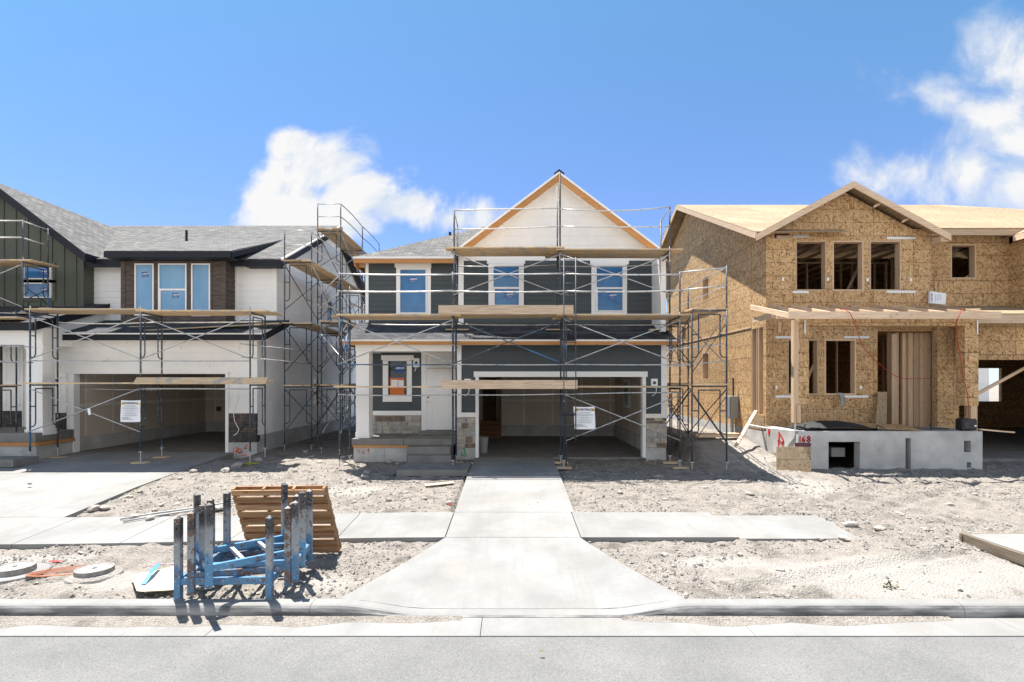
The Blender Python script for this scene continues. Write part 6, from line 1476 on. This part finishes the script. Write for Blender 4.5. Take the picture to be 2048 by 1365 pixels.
curve('power_cable', 'white_pipe', [P(1498, 850, 15.9), P(1530, 856, 15.5), P(1560, 859, 15.0), P(1585, 862, 14.5), P(1600, 863, 14.4)], .02, 'white cable lying along the top of the porch foundation wall', 'cable')
mb = MB(); mb.beam(P(1472, 892, 15.3), P(1512, 822, 16.5), .09, .04); tag(mb.build('board', 'lumber'), 'bare board leaning against the strand board corner beside the meter box', 'board')
p = P(1681, 790, 15.98); mb = MB(); mb.slab([p + Vector((-.08, 0, .06)), p + Vector((.08, -.01, .04)), p + Vector((.09, -.06, -.12)), p + Vector((.07, -.05, -.36)), p + Vector((-.04, -.05, -.33)), p + Vector((-.02, -.05, -.1))], .02); tag(mb.build('strap', 'greymetal'), 'grey strap hanging over the sill of the right lower window opening', 'strap')
rn = random.Random(6)
for k in range(9):
    x0, y0, z0 = 5.75 + .02 * (k % 3), 17.0 + .11 * (k // 3), .0
    z0 = gz(6.3, 17.2) + .05 + .04 * (k % 3); mb = MB(); mb.beam((5.8 + rn.uniform(-.1, .1), 16.7 + .1 * (k // 3), z0), (7.15 + rn.uniform(-.1, .1), 16.75 + .1 * (k // 3), z0), .09, .038); tag(mb.build('lumber_piece', 'lumber'), 'bare board in the low lumber pile between scaffold and strand board wall', 'lumber', 'boards of the lumber pile')
p = P(1876, 597, 15.95); t = thing('paper_sack', 'white printed paper sack standing on the porch rafters against strand board', 'sack', p)
mb = MB(); q = [p + Vector(v) for v in ((-.22, 0, .22), (.26, 0, .15), (.24, 0, -.2), (-.23, 0, -.15))]; mb.prism(q, (0, .1, 0)); mb.build('sack', 'paper', t, bevel=.02)
mb = MB(); fr = front(p.y); 
for k in range(7): fbox(mb, fr, p.x - .205, p.x - .165, p.z - .1 + k * .04, p.z - .1 + k * .04 + (.028 if k % 3 else .02), .001, .004)
mb.mi = 1
for k in range(4): fbox(mb, fr, p.x - .09 + k * .055, p.x - .075 + k * .055, p.z - .1 + .02 * k, p.z + .12, .001, .004)
mb.build('print', ['blue', 'greyink'], t)
mb = MB(); mb.beam((XX(1858, 15.9), 15.9, 4.95), (XX(1960, 14.6), 14.6, 4.83), .04, .1); tag(mb.build('board', 'lumber'), 'bare board lying slantwise over the porch rafters under the white sack', 'board')
# dry plant on the right verge
p = gp(1778, 1172); t = thing('weed', 'small dry weed sprouting from the pale dust of the right verge', 'weed', p); rn = random.Random(3); mb = MB()
for k in range(18):
    a_, e_ = rn.uniform(0, 6.28), rn.uniform(.1, .9); d = Vector((math.cos(a_) * math.cos(e_), math.sin(a_) * math.cos(e_), math.sin(e_))); s = d.cross(Z3).normalized() * rn.uniform(.008, .018); l = rn.uniform(.05, .14); b0 = p + Vector((rn.uniform(-.08, .08), rn.uniform(-.04, .04), 0))
    mb.face([b0, b0 + d * l * .5 + s, b0 + d * l, b0 + d * l * .5 - s])
mb.build('leaves', 'weed', t)
# scraps of cable and offcuts on the porch top
for k, (x0, y0, x1_, y1_) in enumerate(((8.0, 14.5, 8.7, 14.9), (9.9, 14.35, 10.6, 14.6), (11.4, 14.4, 12.2, 15.0))):
    curve('power_cable', 'black', [(x0, y0, PTz + .03), (x0 + .25 * (x1_ - x0), y0 + .3, PTz + .14), (x0 + .6 * (x1_ - x0), y1_, PTz + .04), (x1_, y1_ - .2, PTz + .03)], .012, ('black cable curling over the porch foundation beside the left post', 'black cable lying before the loose strand board sheet', 'black cable trailing to the black radio')[k], 'cable')
# white house beyond the open garage
mb = MB(); mb.box(20, 36, 40, 48, 0, 7); nb = thing('house', 'pale house wall seen through the openings far behind the strand board garage', 'house', (28, 40, 0)); mb.build('wall', 'white', nb); mb = MB(); mb.prism([(19.5, 39.5, 7), (36.5, 39.5, 7), (28, 39.5, 10.5)], (0, 9, 0)); mb.build('roof', 'shingle', nb)

# ================================================================== camera, sun, sky
cam = bpy.data.cameras.new('Camera'); co = bpy.data.objects.new('Camera', cam); COL.objects.link(co)
co.location = (0, 0, CZ); co.rotation_euler = (R(90), 0, 0); cam.lens = F / 2048 * 36; cam.sensor_width = 36; cam.shift_y = (HY - 682.5) / 2048; cam.clip_end = 2000; cam.clip_start = .05
scene.camera = co
EL, AZ = R(70), R(40)
Ldir = Vector((math.sin(AZ) * math.cos(EL), -math.cos(AZ) * math.cos(EL), -math.sin(EL)))
sun = bpy.data.lights.new('Sun', 'SUN'); so = bpy.data.objects.new('Sun', sun); COL.objects.link(so); so.rotation_euler = Ldir.to_track_quat('-Z', 'Y').to_euler(); so.location = (-5, 20, 30)
sun.energy = 3.7; sun.angle = R(.53); sun.color = (1, .955, .89)
w = bpy.data.worlds.new('World'); scene.world = w; w.use_nodes = True; nt = w.node_tree; bg = nt.nodes['Background']
sky = N(nt, 'TexSky'); sky.sky_type = 'NISHITA'; sky.sun_disc = False; sky.sun_elevation = EL; sky.sun_rotation = -AZ; sky.altitude = 1300; sky.air_density = 1.0; sky.dust_density = .6; sky.ozone_density = 1.6
SKYS = .064
tc = N(nt, 'TexCoord'); sp = N(nt, 'SeparateXYZ'); L(nt, tc.outputs['Generated'], sp.inputs[0])
def mth(op, a, b=None, c=None):
    n = N(nt, 'Math', operation=op)
    for i, v in enumerate((a, b, c)):
        if v is None: continue
        if isinstance(v, (int, float)): n.inputs[i].default_value = v
        else: L(nt, v, n.inputs[i])
    return n.outputs[0]
yy = mth('MAXIMUM', sp.outputs[1], .05); uu = mth('DIVIDE', sp.outputs[0], yy); vv = mth('DIVIDE', sp.outputs[2], yy)
cv = N(nt, 'CombineXYZ'); L(nt, uu, cv.inputs[0]); L(nt, vv, cv.inputs[1])
n1 = N(nt, 'TexNoise', Scale=5.5, Detail=9, Roughness=.58, Distortion=.35); L(nt, cv.outputs[0], n1.inputs['Vector'])
n2 = N(nt, 'TexNoise', Scale=2.2, Detail=6, Roughness=.6); L(nt, cv.outputs[0], n2.inputs['Vector'])
blobs = [(640, 340, 120, 85, 1), (590, 292, 70, 50, 1), (585, 400, 110, 85, 1), (700, 390, 140, 70, 1), (800, 415, 120, 50, .85), (900, 440, 150, 40, .6), (640, 440, 170, 60, 1), (2040, 130, 110, 115, 1), (2035, 240, 120, 130, 1), (1850, 185, 60, 40, .3), (1810, 345, 110, 60, .8), (1920, 345, 130, 80, .85), (2040, 370, 110, 100, .9)]
tot = None
for (px, py, rx_, ry_, s) in blobs:
    a = mth('DIVIDE', mth('SUBTRACT', uu, (px - CX) / F), rx_ / F); b = mth('DIVIDE', mth('SUBTRACT', vv, (HY - py) / F), ry_ / F)
    q = mth('MULTIPLY', mth('SUBTRACT', 1.0, mth('SQRT', mth('ADD', mth('MULTIPLY', a, a), mth('MULTIPLY', b, b)))), s)
    tot = q if tot is None else mth('MAXIMUM', tot, q)
tot = mth('MAXIMUM', tot, -.6); sr0 = N(nt, 'MapRange'); L(nt, uu, sr0.inputs[0]); sr0.inputs[1].default_value = .35; sr0.inputs[2].default_value = .7; sr0.inputs[3].default_value = -.06; sr0.inputs[4].default_value = -.22
sr1 = N(nt, 'MapRange'); L(nt, uu, sr1.inputs[0]); sr1.inputs[1].default_value = .35; sr1.inputs[2].default_value = .7; sr1.inputs[3].default_value = .42; sr1.inputs[4].default_value = .72
m_ = mth('ADD', mth('MULTIPLY', tot, .9), mth('MULTIPLY', mth('SUBTRACT', n1.outputs['Fac'], .5), 2.3))
mr = N(nt, 'MapRange', interpolation_type='SMOOTHSTEP'); L(nt, m_, mr.inputs[0]); L(nt, sr0.outputs[0], mr.inputs[1]); L(nt, sr1.outputs[0], mr.inputs[2])
front_only = N(nt, 'MapRange'); L(nt, sp.outputs[1], front_only.inputs[0]); front_only.inputs[1].default_value = .1; front_only.inputs[2].default_value = .2
mask = mth('MULTIPLY', mr.outputs[0], front_only.outputs[0])
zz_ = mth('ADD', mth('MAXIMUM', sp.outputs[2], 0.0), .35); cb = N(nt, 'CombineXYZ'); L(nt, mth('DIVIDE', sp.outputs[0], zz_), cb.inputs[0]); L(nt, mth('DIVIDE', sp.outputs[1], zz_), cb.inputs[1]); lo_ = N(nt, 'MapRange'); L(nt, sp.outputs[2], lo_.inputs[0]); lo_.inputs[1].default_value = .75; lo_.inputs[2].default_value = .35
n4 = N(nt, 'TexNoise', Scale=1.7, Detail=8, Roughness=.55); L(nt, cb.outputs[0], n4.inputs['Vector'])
fill_cloud = N(nt, 'MapRange', interpolation_type='SMOOTHSTEP'); L(nt, n4.outputs['Fac'], fill_cloud.inputs[0]); fill_cloud.inputs[1].default_value = .30; fill_cloud.inputs[2].default_value = .52  # unseen clouds added behind the camera as white fill for the house fronts
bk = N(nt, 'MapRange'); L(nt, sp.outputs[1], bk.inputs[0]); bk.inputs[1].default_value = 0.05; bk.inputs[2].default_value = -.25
mask = mth('MAXIMUM', mask, mth('MULTIPLY', mth('MULTIPLY', fill_cloud.outputs[0], bk.outputs[0]), lo_.outputs[0]))
cv2 = N(nt, 'VectorMath', operation='ADD'); L(nt, cv.outputs[0], cv2.inputs[0]); cv2.inputs[1].default_value = (-.015, .035, 0)
n5 = N(nt, 'TexNoise', Scale=5.5, Detail=9, Roughness=.58, Distortion=.35); L(nt, cv2.outputs[0], n5.inputs['Vector'])
shd = mth('ADD', mth('MULTIPLY', mth('SUBTRACT', n1.outputs['Fac'], n5.outputs['Fac']), 2.2), n2.outputs['Fac'])
cc = ramp(nt, shd, [(.30, (.74, .82, .95)), (.58, (1, 1, 1))])
cc = mix(nt, bk.outputs[0], cc, (1.5, 1.5, 1.5))  # the added rear clouds are brightened to strengthen the fill
vs_ = N(nt, 'VectorMath', operation='SCALE'); L(nt, cc, vs_.inputs[0]); vs_.inputs['Scale'].default_value = 1.0
CLOUD = vs_
tint = mix(nt, 1.0, sky.outputs[0], ramp(nt, vv, [(.3, (.66, .74, .93)), (.72, (.64, .92, .98))]), 'MULTIPLY'); 
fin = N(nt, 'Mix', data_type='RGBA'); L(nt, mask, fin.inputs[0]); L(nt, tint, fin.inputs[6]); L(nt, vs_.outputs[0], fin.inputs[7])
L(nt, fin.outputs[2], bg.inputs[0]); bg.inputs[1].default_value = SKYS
EXPO = 1.72
vs_.inputs['Scale'].default_value = .95 / SKYS / (2 ** EXPO)
scene.view_settings.view_transform = 'Standard'; scene.view_settings.look = 'None'; scene.view_settings.exposure = EXPO; scene.view_settings.gamma = 1
scene.render.engine = 'CYCLES'; scene.cycles.use_denoising = True; scene.cycles.max_bounces = 8; scene.cycles.diffuse_bounces = 5
